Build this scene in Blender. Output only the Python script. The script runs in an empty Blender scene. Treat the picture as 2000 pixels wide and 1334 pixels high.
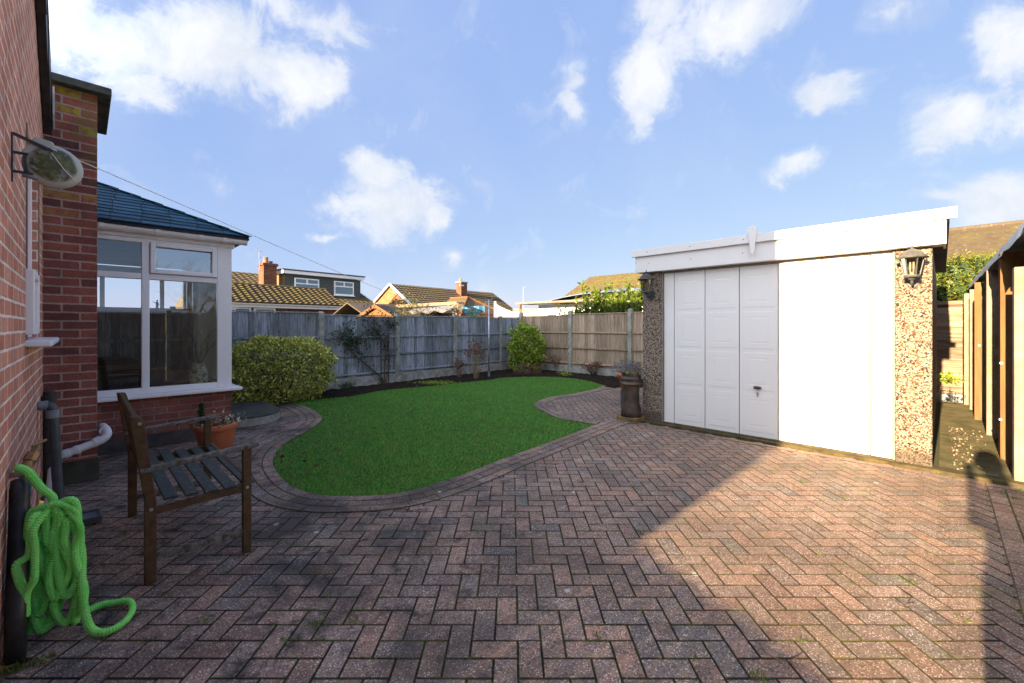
import bpy, math, random
import numpy as np
from mathutils import Vector, Matrix
random.seed(7); RNG = np.random.default_rng(11)
SC = bpy.context.scene
COL = SC.collection
R = math.radians
# ------------------------------------------------------------ camera
CAMH = 1.38; FPX = 840.0; HZ = 637.0
cd = bpy.data.cameras.new('camera'); cam = bpy.data.objects.new('camera', cd); COL.objects.link(cam)
cam.location = (0, 0, CAMH); cam.rotation_euler = (R(90), 0, 0)
cd.sensor_width = 36; cd.lens = FPX / 2000 * 36; cd.shift_y = -(667 - HZ) / 2000
cd.clip_start = 0.05; cd.clip_end = 2000
SC.camera = cam
SC.render.resolution_x = 1024; SC.render.resolution_y = 683
# ------------------------------------------------------------ light
SUN_EL = 14.3; SUN_AZ_TRAVEL = 44.2      # light travels towards world angle 45 deg (x,y)
SC.view_settings.view_transform = 'Standard'; SC.view_settings.look = 'None'
SC.view_settings.gamma = 1; SC.view_settings.use_curve_mapping = False
SC.view_settings.exposure = 2.5
ld = bpy.data.lights.new('sun', 'SUN'); ld.energy = 5.0; ld.angle = R(0.5); ld.color = (1.0, 0.73, 0.42)
sun = bpy.data.objects.new('sun', ld); COL.objects.link(sun)
tv = Vector((math.cos(R(SUN_AZ_TRAVEL)) * math.cos(R(SUN_EL)), math.sin(R(SUN_AZ_TRAVEL)) * math.cos(R(SUN_EL)), -math.sin(R(SUN_EL))))
sun.rotation_euler = tv.to_track_quat('-Z', 'Y').to_euler(); sun.location = (0, 0, 20)

# ------------------------------------------------------------ node helpers
def N(nt, t, props=None, **inp):
    n = nt.nodes.new(t)
    for k, v in (props or {}).items(): setattr(n, k, v)
    for k, v in inp.items():
        key = k.replace('_', ' ') if not k.startswith('i') or not k[1:].isdigit() else int(k[1:])
        s = n.inputs[key]
        if hasattr(v, 'is_output') or isinstance(v, bpy.types.NodeSocket): nt.links.new(v, s)
        else: s.default_value = v
    return n
def MA(nt, op, a, b=0.0, c=None, clamp=False):
    n = nt.nodes.new('ShaderNodeMath'); n.operation = op; n.use_clamp = clamp
    for i, v in enumerate([a, b] + ([c] if c is not None else [])):
        if isinstance(v, bpy.types.NodeSocket): nt.links.new(v, n.inputs[i])
        else: n.inputs[i].default_value = v
    return n.outputs[0]
def VM(nt, op, a, b=None):
    n = nt.nodes.new('ShaderNodeVectorMath'); n.operation = op
    for i, v in enumerate([a, b]):
        if v is None: continue
        if isinstance(v, bpy.types.NodeSocket): nt.links.new(v, n.inputs[i])
        else: n.inputs[i].default_value = v
    return n.outputs['Value'] if op in ('DOT_PRODUCT', 'LENGTH') else n.outputs['Vector']
def MIX(nt, f, a, b, bt='MIX'):
    n = nt.nodes.new('ShaderNodeMix'); n.data_type = 'RGBA'; n.blend_type = bt
    for s, v in ((n.inputs[0], f), (n.inputs[6], a), (n.inputs[7], b)):
        if isinstance(v, bpy.types.NodeSocket): nt.links.new(v, s)
        else: s.default_value = v if not isinstance(v, tuple) or len(v) == 4 else (*v, 1)
    return n.outputs[2]
def RAMP(nt, f, stops, interp='LINEAR'):
    n = nt.nodes.new('ShaderNodeValToRGB'); n.color_ramp.interpolation = interp
    e = n.color_ramp.elements
    while len(e) < len(stops): e.new(0.5)
    for el, (p, c) in zip(e, stops):
        el.position = p; el.color = c if isinstance(c, tuple) and len(c) == 4 else ((*c, 1) if isinstance(c, tuple) else (c, c, c, 1))
    nt.links.new(f, n.inputs[0]); return n.outputs[0]
def NOISE(nt, vec, scale, detail=4, rough=0.55, dist=0.0):
    n = N(nt, 'ShaderNodeTexNoise', Scale=scale, Detail=detail, Roughness=rough, Distortion=dist)
    if vec is not None: nt.links.new(vec, n.inputs['Vector'])
    return n.outputs[0]
def VORO(nt, vec, scale, feat='F1', rnd=1.0):
    n = N(nt, 'ShaderNodeTexVoronoi', {'feature': feat}, Scale=scale, Randomness=rnd)
    nt.links.new(vec, n.inputs['Vector']); return n
def newmat(name):
    m = bpy.data.materials.new(name); m.use_nodes = True
    nt = m.node_tree; return m, nt, nt.nodes['Principled BSDF']
def OBJC(nt): return N(nt, 'ShaderNodeTexCoord').outputs['Object']
def BUMP(nt, bs, h, strength, dist):
    b = N(nt, 'ShaderNodeBump', Strength=strength, Distance=dist); nt.links.new(h, b.inputs['Height'])
    nt.links.new(b.outputs[0], bs.inputs['Normal'])
def setc(nt, bs, c): nt.links.new(c, bs.inputs['Base Color'])

# ------------------------------------------------------------ world: Nishita sky and procedural clouds
w = bpy.data.worlds.new('World'); SC.world = w; w.use_nodes = True
BACKK = 2.3
nt = w.node_tree; bg = nt.nodes['Background']
sky = N(nt, 'ShaderNodeTexSky', {'sky_type': 'NISHITA', 'sun_disc': False, 'sun_elevation': R(SUN_EL), 'sun_rotation': R(90 - SUN_AZ_TRAVEL + 180), 'altitude': 50, 'air_density': 1.0, 'dust_density': 0.4, 'ozone_density': 3.0})
gen = N(nt, 'ShaderNodeTexCoord').outputs['Generated']
dirv = VM(nt, 'NORMALIZE', gen)
CL = [(150, 60, 260, 125, 1.05), (420, 85, 210, 115, 1.05), (600, 150, 110, 85, 1), (250, 150, 150, 60, .8), (560, 20, 260, 60, .45),
      (760, 405, 135, 75, 1), (745, 345, 70, 60, 1), (850, 420, 45, 35, .9), (660, 395, 50, 40, .75), (640, 462, 50, 14, .7),
      (1400, 50, 220, 85, 1), (1270, 150, 80, 120, .95), (1300, 0, 150, 60, .9), (1110, 195, 45, 55, .75), (1625, 185, 75, 40, .85),
      (1975, 60, 100, 130, 1.05), (1900, 225, 150, 85, 1), (1550, 330, 60, 36, .8), (1960, 415, 130, 95, 1.1), (1870, 388, 80, 32, .7),
      (880, 510, 22, 30, .6), (1250, 235, 40, 60, .7), (1750, 20, 70, 50, .3), (-500, 200, 500, 160, .9), (2600, 200, 500, 200, .9)]
acc = None
wn = N(nt, 'ShaderNodeTexNoise', Scale=7.0, Detail=7.0, Roughness=0.6); nt.links.new(dirv, wn.inputs['Vector'])
warp = VM(nt, 'SUBTRACT', wn.outputs['Color'], (0.5, 0.5, 0.5))
sc_ = nt.nodes.new('ShaderNodeVectorMath'); sc_.operation = 'SCALE'; nt.links.new(warp, sc_.inputs[0]); sc_.inputs['Scale'].default_value = 0.11
dw = VM(nt, 'ADD', dirv, sc_.outputs[0])
for (cx, cy, rx, ry, s) in CL:
    c = Vector(((cx - 1000) / FPX, 1, (HZ - cy) / FPX)); L = c.length; c.normalize()
    rt = c.cross(Vector((0, 0, 1))).normalized(); up = rt.cross(c)
    cosx = 1 / L; ax = rx / FPX / L * max(0.55, (Vector((0, 1, 0)).dot(c)) ** 0.8); ay = ry / FPX / L * max(0.6, (Vector((0, 1, 0)).dot(c)) ** 0.4)
    d = VM(nt, 'SUBTRACT', dw, tuple(c))
    a = VM(nt, 'DOT_PRODUCT', d, tuple(rt / ax)); b = VM(nt, 'DOT_PRODUCT', d, tuple(up / ay))
    f = MA(nt, 'POWER', MA(nt, 'ADD', MA(nt, 'MULTIPLY', a, a), MA(nt, 'MULTIPLY', b, b)), 0.5)
    front = MA(nt, 'MULTIPLY', VM(nt, 'DOT_PRODUCT', dirv, tuple(c)), 1.0)
    v = MA(nt, 'MULTIPLY', MA(nt, 'SUBTRACT', 1.25, f, clamp=False), s)
    v = MA(nt, 'MAXIMUM', v, 0.0)
    acc = v if acc is None else MA(nt, 'MAXIMUM', acc, v)
n2 = NOISE(nt, dirv, 10.0, 10, 0.64, 0.5)
dens = MA(nt, 'ADD', acc, MA(nt, 'MULTIPLY', MA(nt, 'SUBTRACT', n2, 0.5), 2.1))
mask = RAMP(nt, dens, [(0.08, 0.0), (0.36, 0.20), (0.62, 0.70), (1.0, 1.0)], 'LINEAR')
veil = RAMP(nt, NOISE(nt, dirv, 2.2, 6, 0.6, 0.6), [(0.45, 0.0), (0.8, 0.16)])
mask = MA(nt, 'MAXIMUM', mask, veil)
sunw = (-math.cos(R(SUN_AZ_TRAVEL)), -math.sin(R(SUN_AZ_TRAVEL)), 0.25)
kb = MA(nt, 'MULTIPLY', MA(nt, 'ADD', VM(nt, 'DOT_PRODUCT', dirv, sunw), 0.0), 1.3, clamp=True)      # unseen cloud towards the sun, added and brightened to fill the shade
bcl = RAMP(nt, NOISE(nt, dirv, 2.6, 7, 0.62, 0.5), [(0.36, 0.25), (0.58, 1.0)])
mask = MA(nt, 'MAXIMUM', mask, MA(nt, 'MULTIPLY', MA(nt, 'MULTIPLY', kb, 1.6, clamp=True), bcl))
n3 = NOISE(nt, dw, 9.0, 6, 0.6)
ccol = RAMP(nt, n3, [(0.3, (2.62, 2.88, 3.30)), (0.6, (3.42, 3.50, 3.68))])
kk = MA(nt, 'ADD', MA(nt, 'MULTIPLY', kb, BACKK), 1.0)
ccol2 = MIX(nt, 1.0, ccol, N(nt, 'ShaderNodeCombineXYZ', X=kk, Y=kk, Z=kk).outputs[0], 'MULTIPLY')
skyc = MIX(nt, 1.0, MIX(nt, 1.0, sky.outputs[0], (0.40, 0.26, 0.09, 1), 'MULTIPLY'), (0.94, 1.44, 2.95, 1), 'ADD')   # high thin haze over the blue
nt.links.new(MIX(nt, mask, skyc, ccol2), bg.inputs['Color'])
bg.inputs['Strength'].default_value = 0.05

# ------------------------------------------------------------ geometry helpers
class Frame:
    def __init__(s, deg, ox=0.0, oy=0.0): s.r = R(deg); s.c = math.cos(s.r); s.s = math.sin(s.r); s.o = (ox, oy)
    def w(s, x, y, z=0.0): return Vector((s.o[0] + x * s.c - y * s.s, s.o[1] + x * s.s + y * s.c, z))
W = Frame(0); K = Frame(45)          # K: x = b (towards the garage), y = a (towards the conservatory)
INFO = {}
def tag(o, label=None, cat=None, group=None, kind=None):
    if label: o['label'] = label
    if cat: o['category'] = cat
    if group: o['group'] = group
    if kind: o['kind'] = kind
    return o
def thing(name, label, cat, fr, base, group=None):
    o = bpy.data.objects.new(name, None); COL.objects.link(o); o.empty_display_size = 0.1
    o.location = fr.w(*base); o.rotation_euler = (0, 0, fr.r)
    INFO[o] = (fr, Vector(base)); return tag(o, label, cat, group)
class MB:
    def __init__(s): s.v = []; s.f = []; s.M = None
    def add(s, vs, fs):
        o = len(s.v)
        if s.M is not None: vs = [tuple(s.M @ Vector(p)) for p in vs]
        s.v += [tuple(p) for p in vs]; s.f += [tuple(i + o for i in f) for f in fs]; return s
    def box(s, x0, x1, y0, y1, z0, z1):
        return s.add([(x0, y0, z0), (x1, y0, z0), (x1, y1, z0), (x0, y1, z0), (x0, y0, z1), (x1, y0, z1), (x1, y1, z1), (x0, y1, z1)],
                     [(0, 3, 2, 1), (4, 5, 6, 7), (0, 1, 5, 4), (1, 2, 6, 5), (2, 3, 7, 6), (3, 0, 4, 7)])
    def bar(s, p, q, w, h, up=(0, 0, 1)):
        p, q = Vector(p), Vector(q); d = (q - p).normalized(); u = Vector(up)
        if abs(d.dot(u)) > 0.99: u = Vector((1, 0, 0))
        r = d.cross(u).normalized() * w / 2; t = r.cross(d).normalized() * h / 2
        vs = [p - r - t, p + r - t, p + r + t, p - r + t, q - r - t, q + r - t, q + r + t, q - r + t]
        return s.add(vs, [(0, 3, 2, 1), (4, 5, 6, 7), (0, 1, 5, 4), (1, 2, 6, 5), (2, 3, 7, 6), (3, 0, 4, 7)])
    def tube(s, pts, r, n=8, cap=True):
        pts = [Vector(p) for p in pts]; rs = r if isinstance(r, (list, tuple)) else [r] * len(pts)
        rings = []; prev = None
        for i, p in enumerate(pts):
            d = (pts[min(i + 1, len(pts) - 1)] - pts[max(i - 1, 0)]).normalized()
            if prev is None:
                a = d.cross(Vector((0, 0, 1)) if abs(d.z) < 0.95 else Vector((1, 0, 0))).normalized()
            else:
                a = (prev - d * prev.dot(d)).normalized()
            prev = a; b = d.cross(a)
            rings.append([p + (a * math.cos(2 * math.pi * k / n) + b * math.sin(2 * math.pi * k / n)) * rs[i] for k in range(n)])
        vs = [v for rg in rings for v in rg]; fs = []
        for i in range(len(rings) - 1):
            for k in range(n):
                k2 = (k + 1) % n; fs.append((i * n + k, i * n + k2, (i + 1) * n + k2, (i + 1) * n + k))
        if cap: fs.append(tuple(range(n))[::-1]); fs.append(tuple((len(rings) - 1) * n + k for k in range(n)))
        return s.add(vs, fs)
    def lathe(s, prof, c=(0, 0, 0), n=24, ax='z'):
        vs = []; fs = []
        for (r, z) in prof:
            for k in range(n):
                t = 2 * math.pi * k / n; x, y = r * math.cos(t), r * math.sin(t)
                p = (x, y, z) if ax == 'z' else ((x, z, y) if ax == 'y' else (z, x, y))
                vs.append((c[0] + p[0], c[1] + p[1], c[2] + p[2]))
        m = len(prof)
        for i in range(m - 1):
            for k in range(n):
                k2 = (k + 1) % n; fs.append((i * n + k, i * n + k2, (i + 1) * n + k2, (i + 1) * n + k))
        if prof[0][0] > 1e-4: fs.append(tuple(range(n))[::-1])
        if prof[-1][0] > 1e-4: fs.append(tuple((m - 1) * n + k for k in range(n)))
        return s.add(vs, fs)
    def prism(s, poly, ax, t0, t1):
        def P(u, v, t): return {'z': (u, v, t), 'y': (u, t, v), 'x': (t, u, v)}[ax]
        n = len(poly); vs = [P(u, v, t0) for u, v in poly] + [P(u, v, t1) for u, v in poly]
        return s.add(vs, [tuple(range(n))[::-1], tuple(range(n, 2 * n))] + [(i, (i + 1) % n, n + (i + 1) % n, n + i) for i in range(n)])
    def build(s, name, mat, parent=None, fr=W, base=(0, 0, 0), smooth=False, bevel=0.0, label=None, cat=None, group=None, kind=None, auto=None):
        if parent is not None and parent in INFO: fr, base = INFO[parent]
        base = Vector(base)
        me = bpy.data.meshes.new(name)
        me.from_pydata([(v[0] - base[0], v[1] - base[1], v[2] - base[2]) for v in s.v], [], s.f)
        return finish(me, name, mat, parent, fr, base, smooth, bevel, label, cat, group, kind, True)
def finish(me, name, mat, parent, fr, base, smooth=False, bevel=0.0, label=None, cat=None, group=None, kind=None, fix=False):
    me.materials.append(mat)
    if fix:
        import bmesh
        bm = bmesh.new(); bm.from_mesh(me)
        if len(bm.faces) < 60000: bmesh.ops.recalc_face_normals(bm, faces=bm.faces)
        bm.to_mesh(me); bm.free()
    if smooth: me.polygons.foreach_set('use_smooth', [True] * len(me.polygons))
    o = bpy.data.objects.new(name, me); COL.objects.link(o)
    if parent is not None: o.parent = parent
    else:
        o.location = fr.w(*base); o.rotation_euler = (0, 0, fr.r)
    INFO[o] = (fr, Vector(base))
    if bevel:
        b = o.modifiers.new('bevel', 'BEVEL'); b.width = bevel; b.segments = 2; b.limit_method = 'ANGLE'; b.angle_limit = R(40)
    return tag(o, label, cat, group, kind)
def np_mesh(name, verts, faces, mat, parent=None, fr=W, base=(0, 0, 0), **kw):
    if parent is not None and parent in INFO: fr, base = INFO[parent]
    verts = np.asarray(verts, dtype=np.float32) - np.array(base, dtype=np.float32); faces = np.asarray(faces, dtype=np.int32)
    me = bpy.data.meshes.new(name); k = faces.shape[1]
    me.vertices.add(len(verts)); me.vertices.foreach_set('co', verts.ravel())
    me.loops.add(faces.size); me.loops.foreach_set('vertex_index', faces.ravel())
    me.polygons.add(len(faces)); me.polygons.foreach_set('loop_start', np.arange(0, faces.size, k, dtype=np.int32))
    me.polygons.foreach_set('loop_total', np.full(len(faces), k, dtype=np.int32))
    me.update(calc_edges=True); me.validate()
    return finish(me, name, mat, parent, fr, Vector(base), **kw)
def G(px, py):                       # a point of the flat ground
    z = FPX * CAMH / (py - HZ); return ((px - 1000) / FPX * z, z)
def leaves(name, pts, size, mat, parent=None, up=0.4, aspect=0.5, out=None, **kw):
    pts = np.asarray(pts, dtype=np.float32); n = len(pts)
    d = RNG.normal(size=(n, 3)); d[:, 2] += up
    if out is not None: d += out
    d /= np.linalg.norm(d, axis=1)[:, None]
    r = RNG.normal(size=(n, 3)); s = np.cross(d, r); s /= np.linalg.norm(s, axis=1)[:, None]; nn = np.cross(d, s)
    L = (size * RNG.uniform(0.6, 1.25, n))[:, None]; wd = L * aspect * 0.5
    v = np.empty((n, 4, 3)); v[:, 0] = pts; v[:, 1] = pts + d * L * 0.5 + s * wd + nn * wd * 0.35; v[:, 2] = pts + d * L; v[:, 3] = pts + d * L * 0.5 - s * wd + nn * wd * 0.35
    f = np.arange(n * 4).reshape(n, 4)
    return np_mesh(name, v.reshape(-1, 3), f, mat, parent, **kw)
def catmull(P, closed=True, k=6):
    out = []; n = len(P); rng = range(n if closed else n - 1)
    for i in rng:
        g = (lambda j: P[j % n]) if closed else (lambda j: P[max(0, min(n - 1, j))])
        p0, p1, p2, p3 = g(i - 1), g(i), g(i + 1), g(i + 2); m = len(p1)
        for t in [q / k for q in range(k)]:
            out.append(tuple(0.5 * (2 * p1[c] + (p2[c] - p0[c]) * t + (2 * p0[c] - 5 * p1[c] + 4 * p2[c] - p3[c]) * t * t + (3 * p1[c] - p0[c] - 3 * p2[c] + p3[c]) * t ** 3) for c in range(m)))
    if not closed: out.append(tuple(P[-1]))
    return out
def inside(px, py, poly):
    poly = np.asarray(poly); x0, y0 = poly[:, 0], poly[:, 1]; x1, y1 = np.roll(x0, -1), np.roll(y0, -1)
    px = np.asarray(px)[..., None]; py = np.asarray(py)[..., None]
    with np.errstate(divide='ignore', invalid='ignore'):
        c = ((y0 > py) != (y1 > py)) & (px < (x1 - x0) * (py - y0) / (y1 - y0 + 1e-12) + x0)
    return (c.sum(-1) % 2) == 1
def segdist(px, py, poly):
    poly = np.asarray(poly); a = poly; b = np.roll(poly, -1, 0); ab = b - a
    p = np.stack([px, py], -1)[..., None, :]
    t = np.clip(((p - a) * ab).sum(-1) / ((ab ** 2).sum(-1) + 1e-9), 0, 1)
    return np.sqrt((((a + ab * t[..., None]) - p) ** 2).sum(-1)).min(-1)

# ------------------------------------------------------------ materials
def noisy(name, c1, c2, scale=8, rough=0.7, bump=0.15, bscale=None, island=0.0, lo=0.35, hi=0.65, spec=0.3, metal=0.0, stain=None, sscale=2.0, stretch=None, dist=0.004, hue=0.0, trans=0.0):
    m, nt, bs = newmat(name); v = OBJC(nt)
    if stretch:
        mp = N(nt, 'ShaderNodeMapping', Scale=stretch); nt.links.new(v, mp.inputs[0]); vs = mp.outputs[0]
    else: vs = v
    isl = N(nt, 'ShaderNodeNewGeometry').outputs['Random Per Island']
    if island or hue:
        off = MA(nt, 'MULTIPLY', isl, 31.7); cb = N(nt, 'ShaderNodeCombineXYZ', X=off, Y=off, Z=off); vs = VM(nt, 'ADD', vs, cb.outputs[0])
    f = RAMP(nt, NOISE(nt, vs, scale, 6, 0.6), [(lo, 0.0), (hi, 1.0)])
    c = MIX(nt, f, c1, c2)
    if island:
        k = MA(nt, 'ADD', MA(nt, 'MULTIPLY', isl, 2 * island), 1 - island); c = MIX(nt, 1.0, c, N(nt, 'ShaderNodeCombineXYZ', X=k, Y=k, Z=k).outputs[0], 'MULTIPLY')
    if hue:
        hs = N(nt, 'ShaderNodeHueSaturation', Hue=MA(nt, 'ADD', MA(nt, 'MULTIPLY', MA(nt, 'FRACT', MA(nt, 'MULTIPLY', isl, 7.3)), hue), 0.5 - hue / 2)); nt.links.new(c, hs.inputs['Color']); c = hs.outputs[0]
    if stain:
        sf = RAMP(nt, NOISE(nt, v, sscale, 7, 0.65), [(0.5, 0.0), (0.66, 1.0)])
        c = MIX(nt, MA(nt, 'MULTIPLY', sf, stain[3] if len(stain) > 3 else 0.7), c, stain[:3])
    setc(nt, bs, c); bs.inputs['Roughness'].default_value = rough; bs.inputs['Specular IOR Level'].default_value = spec; bs.inputs['Metallic'].default_value = metal
    if trans:
        bs.inputs['Subsurface Weight'].default_value = 0
        tr = N(nt, 'ShaderNodeBsdfTranslucent'); nt.links.new(c, tr.inputs[0])
        mx = N(nt, 'ShaderNodeMixShader', Fac=trans); nt.links.new(bs.outputs[0], mx.inputs[1]); nt.links.new(tr.outputs[0], mx.inputs[2])
        nt.links.new(mx.outputs[0], nt.nodes['Material Output'].inputs[0])
    if bump: BUMP(nt, bs, NOISE(nt, vs, bscale or scale * 6, 5, 0.6), bump, dist)
    return m
def wallcoord(nt):
    tc = N(nt, 'ShaderNodeTexCoord'); s = N(nt, 'ShaderNodeSeparateXYZ'); nt.links.new(tc.outputs['Object'], s.inputs[0])
    n = N(nt, 'ShaderNodeSeparateXYZ'); nt.links.new(tc.outputs['Normal'], n.inputs[0])
    k = MA(nt, 'GREATER_THAN', MA(nt, 'ABSOLUTE', n.outputs[0]), 0.6)
    u = MA(nt, 'ADD', MA(nt, 'MULTIPLY', s.outputs[1], k), MA(nt, 'MULTIPLY', s.outputs[0], MA(nt, 'SUBTRACT', 1.0, k)))
    return N(nt, 'ShaderNodeCombineXYZ', X=u, Y=s.outputs[2], Z=0.0).outputs[0], tc.outputs['Object'], s
def brickmat(name, c1, c2, mortar, lichen=0.0, white=0.0):
    m, nt, bs = newmat(name); uv, ob, sp = wallcoord(nt)
    wob = VM(nt, 'SUBTRACT', N(nt, 'ShaderNodeTexNoise', Scale=14.0, Detail=3.0, Vector=ob).outputs['Color'], (0.5, 0.5, 0.5))
    sc = nt.nodes.new('ShaderNodeVectorMath'); sc.operation = 'SCALE'; nt.links.new(wob, sc.inputs[0]); sc.inputs['Scale'].default_value = 0.010
    uvw = VM(nt, 'ADD', uv, sc.outputs[0])
    br = N(nt, 'ShaderNodeTexBrick', {'offset': 0.5, 'offset_frequency': 2}, Scale=1.0, Mortar_Size=0.0085, Mortar_Smooth=0.3, Bias=0.0, Brick_Width=0.225, Row_Height=0.075)
    br.inputs['Color1'].default_value = (*c1, 1); br.inputs['Color2'].default_value = (*c2, 1); br.inputs['Mortar'].default_value = (*mortar, 1)
    nt.links.new(uvw, br.inputs['Vector'])
    cell = N(nt, 'ShaderNodeTexBrick', {'offset': 0.5, 'offset_frequency': 2}, Scale=1.0, Mortar_Size=0.0, Brick_Width=0.225, Row_Height=0.075, Bias=0.0)
    cell.inputs['Color1'].default_value = (0, 0, 0, 1); cell.inputs['Color2'].default_value = (1, 1, 1, 1); nt.links.new(uvw, cell.inputs['Vector'])
    c = br.outputs['Color']
    g = RAMP(nt, NOISE(nt, ob, 60, 5, 0.7), [(0.3, 0.72), (0.7, 1.18)]); c = MIX(nt, 1.0, c, g, 'MULTIPLY')
    g2 = RAMP(nt, NOISE(nt, ob, 3.2, 5, 0.6), [(0.35, 0.75), (0.65, 1.12)]); c = MIX(nt, 1.0, c, g2, 'MULTIPLY')
    if white: c = MIX(nt, MA(nt, 'MULTIPLY', RAMP(nt, NOISE(nt, ob, 5.5, 7, 0.7), [(0.55, 0.0), (0.75, 1.0)]), white), c, (0.42, 0.40, 0.42))
    if lichen:
        hz = MA(nt, 'MULTIPLY', MA(nt, 'SUBTRACT', sp.outputs[2], 2.1), 1.0, clamp=True)
        cs = N(nt, 'ShaderNodeSeparateColor'); nt.links.new(cell.outputs['Color'], cs.inputs[0]); cv = cs.outputs[0]
        spot = RAMP(nt, NOISE(nt, ob, 16, 6, 0.7), [(0.42, 0.0), (0.56, 1.0)])
        yb = MA(nt, 'MULTIPLY', MA(nt, 'GREATER_THAN', cv, 0.66), MA(nt, 'LESS_THAN', cv, 0.86))
        nm = MA(nt, 'SUBTRACT', 1.0, br.outputs['Fac'])
        c = MIX(nt, MA(nt, 'MULTIPLY', MA(nt, 'MULTIPLY', MA(nt, 'MULTIPLY', yb, hz), spot), MA(nt, 'MULTIPLY', nm, lichen)), c, (0.34, 0.30, 0.03))
        c = MIX(nt, MA(nt, 'MULTIPLY', MA(nt, 'MULTIPLY', MA(nt, 'LESS_THAN', cv, 0.34), hz), MA(nt, 'MULTIPLY', nm, 0.75)), c, (0.055, 0.04, 0.045))
        c = MIX(nt, MA(nt, 'MULTIPLY', MA(nt, 'MULTIPLY', RAMP(nt, NOISE(nt, ob, 5, 6, 0.7), [(0.52, 0.0), (0.62, 1.0)]), hz), 0.45), c, (0.16, 0.15, 0.04))
    setc(nt, bs, c); bs.inputs['Roughness'].default_value = 0.85; bs.inputs['Specular IOR Level'].default_value = 0.2
    h = MA(nt, 'ADD', MA(nt, 'MULTIPLY', MA(nt, 'SUBTRACT', 1.0, br.outputs['Fac']), 1.0), MA(nt, 'MULTIPLY', NOISE(nt, ob, 70, 5, 0.7), 0.45))
    BUMP(nt, bs, h, 0.9, 0.008)
    return m
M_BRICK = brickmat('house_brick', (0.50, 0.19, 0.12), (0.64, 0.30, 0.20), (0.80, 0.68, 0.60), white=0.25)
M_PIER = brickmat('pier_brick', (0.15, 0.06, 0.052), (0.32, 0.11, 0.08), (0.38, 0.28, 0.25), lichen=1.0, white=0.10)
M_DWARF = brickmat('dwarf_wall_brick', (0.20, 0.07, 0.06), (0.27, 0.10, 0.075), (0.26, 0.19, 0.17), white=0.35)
M_BRICKLIT = brickmat('far_brick', (0.13, 0.045, 0.025), (0.20, 0.075, 0.04), (0.20, 0.14, 0.10))
M_BRICKPALE = brickmat('pale_far_brick', (0.22, 0.125, 0.06), (0.26, 0.15, 0.075), (0.22, 0.14, 0.08))
def upvcmat(name, col, rough=0.32, dirt=0.12):
    m, nt, bs = newmat(name); v = OBJC(nt)
    f = RAMP(nt, NOISE(nt, v, 3.0, 7, 0.7), [(0.5, 0.0), (0.8, 1.0)])
    setc(nt, bs, MIX(nt, MA(nt, 'MULTIPLY', f, dirt), col, (0.35, 0.36, 0.30))); bs.inputs['Roughness'].default_value = rough
    BUMP(nt, bs, NOISE(nt, v, 3, 3), 0.05, 0.01); return m
M_UPVC = upvcmat('white_upvc', (0.74, 0.76, 0.78))
M_DOOR = upvcmat('garage_door_paint', (0.70, 0.70, 0.70), 0.38, 0.10)
M_FASCIA = upvcmat('fascia_board', (0.70, 0.695, 0.70), 0.35, 0.10)
M_CONC = noisy('concrete', (0.20, 0.20, 0.185), (0.36, 0.355, 0.33), 9, 0.9, 0.35, 90, stain=(0.10, 0.13, 0.05, 0.55), sscale=3.0)
M_CONCP = noisy('pale_concrete', (0.17, 0.14, 0.115), (0.25, 0.21, 0.175), 9, 0.9, 0.4, 120, stain=(0.13, 0.12, 0.04, 0.45), sscale=2.5)
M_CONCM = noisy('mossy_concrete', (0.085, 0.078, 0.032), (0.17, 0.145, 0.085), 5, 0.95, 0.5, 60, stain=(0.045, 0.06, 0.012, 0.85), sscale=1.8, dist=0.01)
M_BLACK = noisy('black_plastic', (0.012, 0.013, 0.015), (0.03, 0.032, 0.035), 12, 0.45, 0.05, spec=0.5)
M_DKGREY = noisy('dark_grey_plastic', (0.035, 0.045, 0.05), (0.06, 0.07, 0.075), 12, 0.5, 0.05, spec=0.5)
M_GREYP = noisy('grey_plastic_pipe', (0.50, 0.52, 0.55), (0.62, 0.64, 0.67), 6, 0.4, 0.05, spec=0.5, stain=(0.18, 0.2, 0.14, 0.4))
M_BLUEG = noisy('blue_grey_plastic', (0.13, 0.16, 0.20), (0.20, 0.24, 0.28), 8, 0.45, 0.05, spec=0.5)
M_MOSSP = noisy('mossy_white_pipe', (0.40, 0.42, 0.40), (0.20, 0.26, 0.12), 9, 0.6, 0.1, stain=(0.10, 0.13, 0.04, 0.6), sscale=9)
M_BRASS = noisy('weathered_brass', (0.20, 0.12, 0.055), (0.34, 0.22, 0.11), 30, 0.5, 0.1, metal=0.5, spec=0.4)
M_FELT = noisy('roof_felt', (0.20, 0.25, 0.33), (0.27, 0.33, 0.42), 6, 0.45, 0.1, spec=0.5)
M_SLATE = noisy('blue_slate', (0.010, 0.043, 0.082), (0.019, 0.068, 0.120), 10, 0.65, 0.4, 45, island=0.42, spec=0.15)
M_SLATEEDGE = noisy('slate_underside', (0.01, 0.012, 0.016), (0.02, 0.022, 0.03), 10, 0.7, 0.1)
M_SOIL = noisy('soil', (0.012, 0.009, 0.007), (0.035, 0.025, 0.018), 14, 1.0, 1.0, 60, dist=0.03, spec=0.1)
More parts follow.
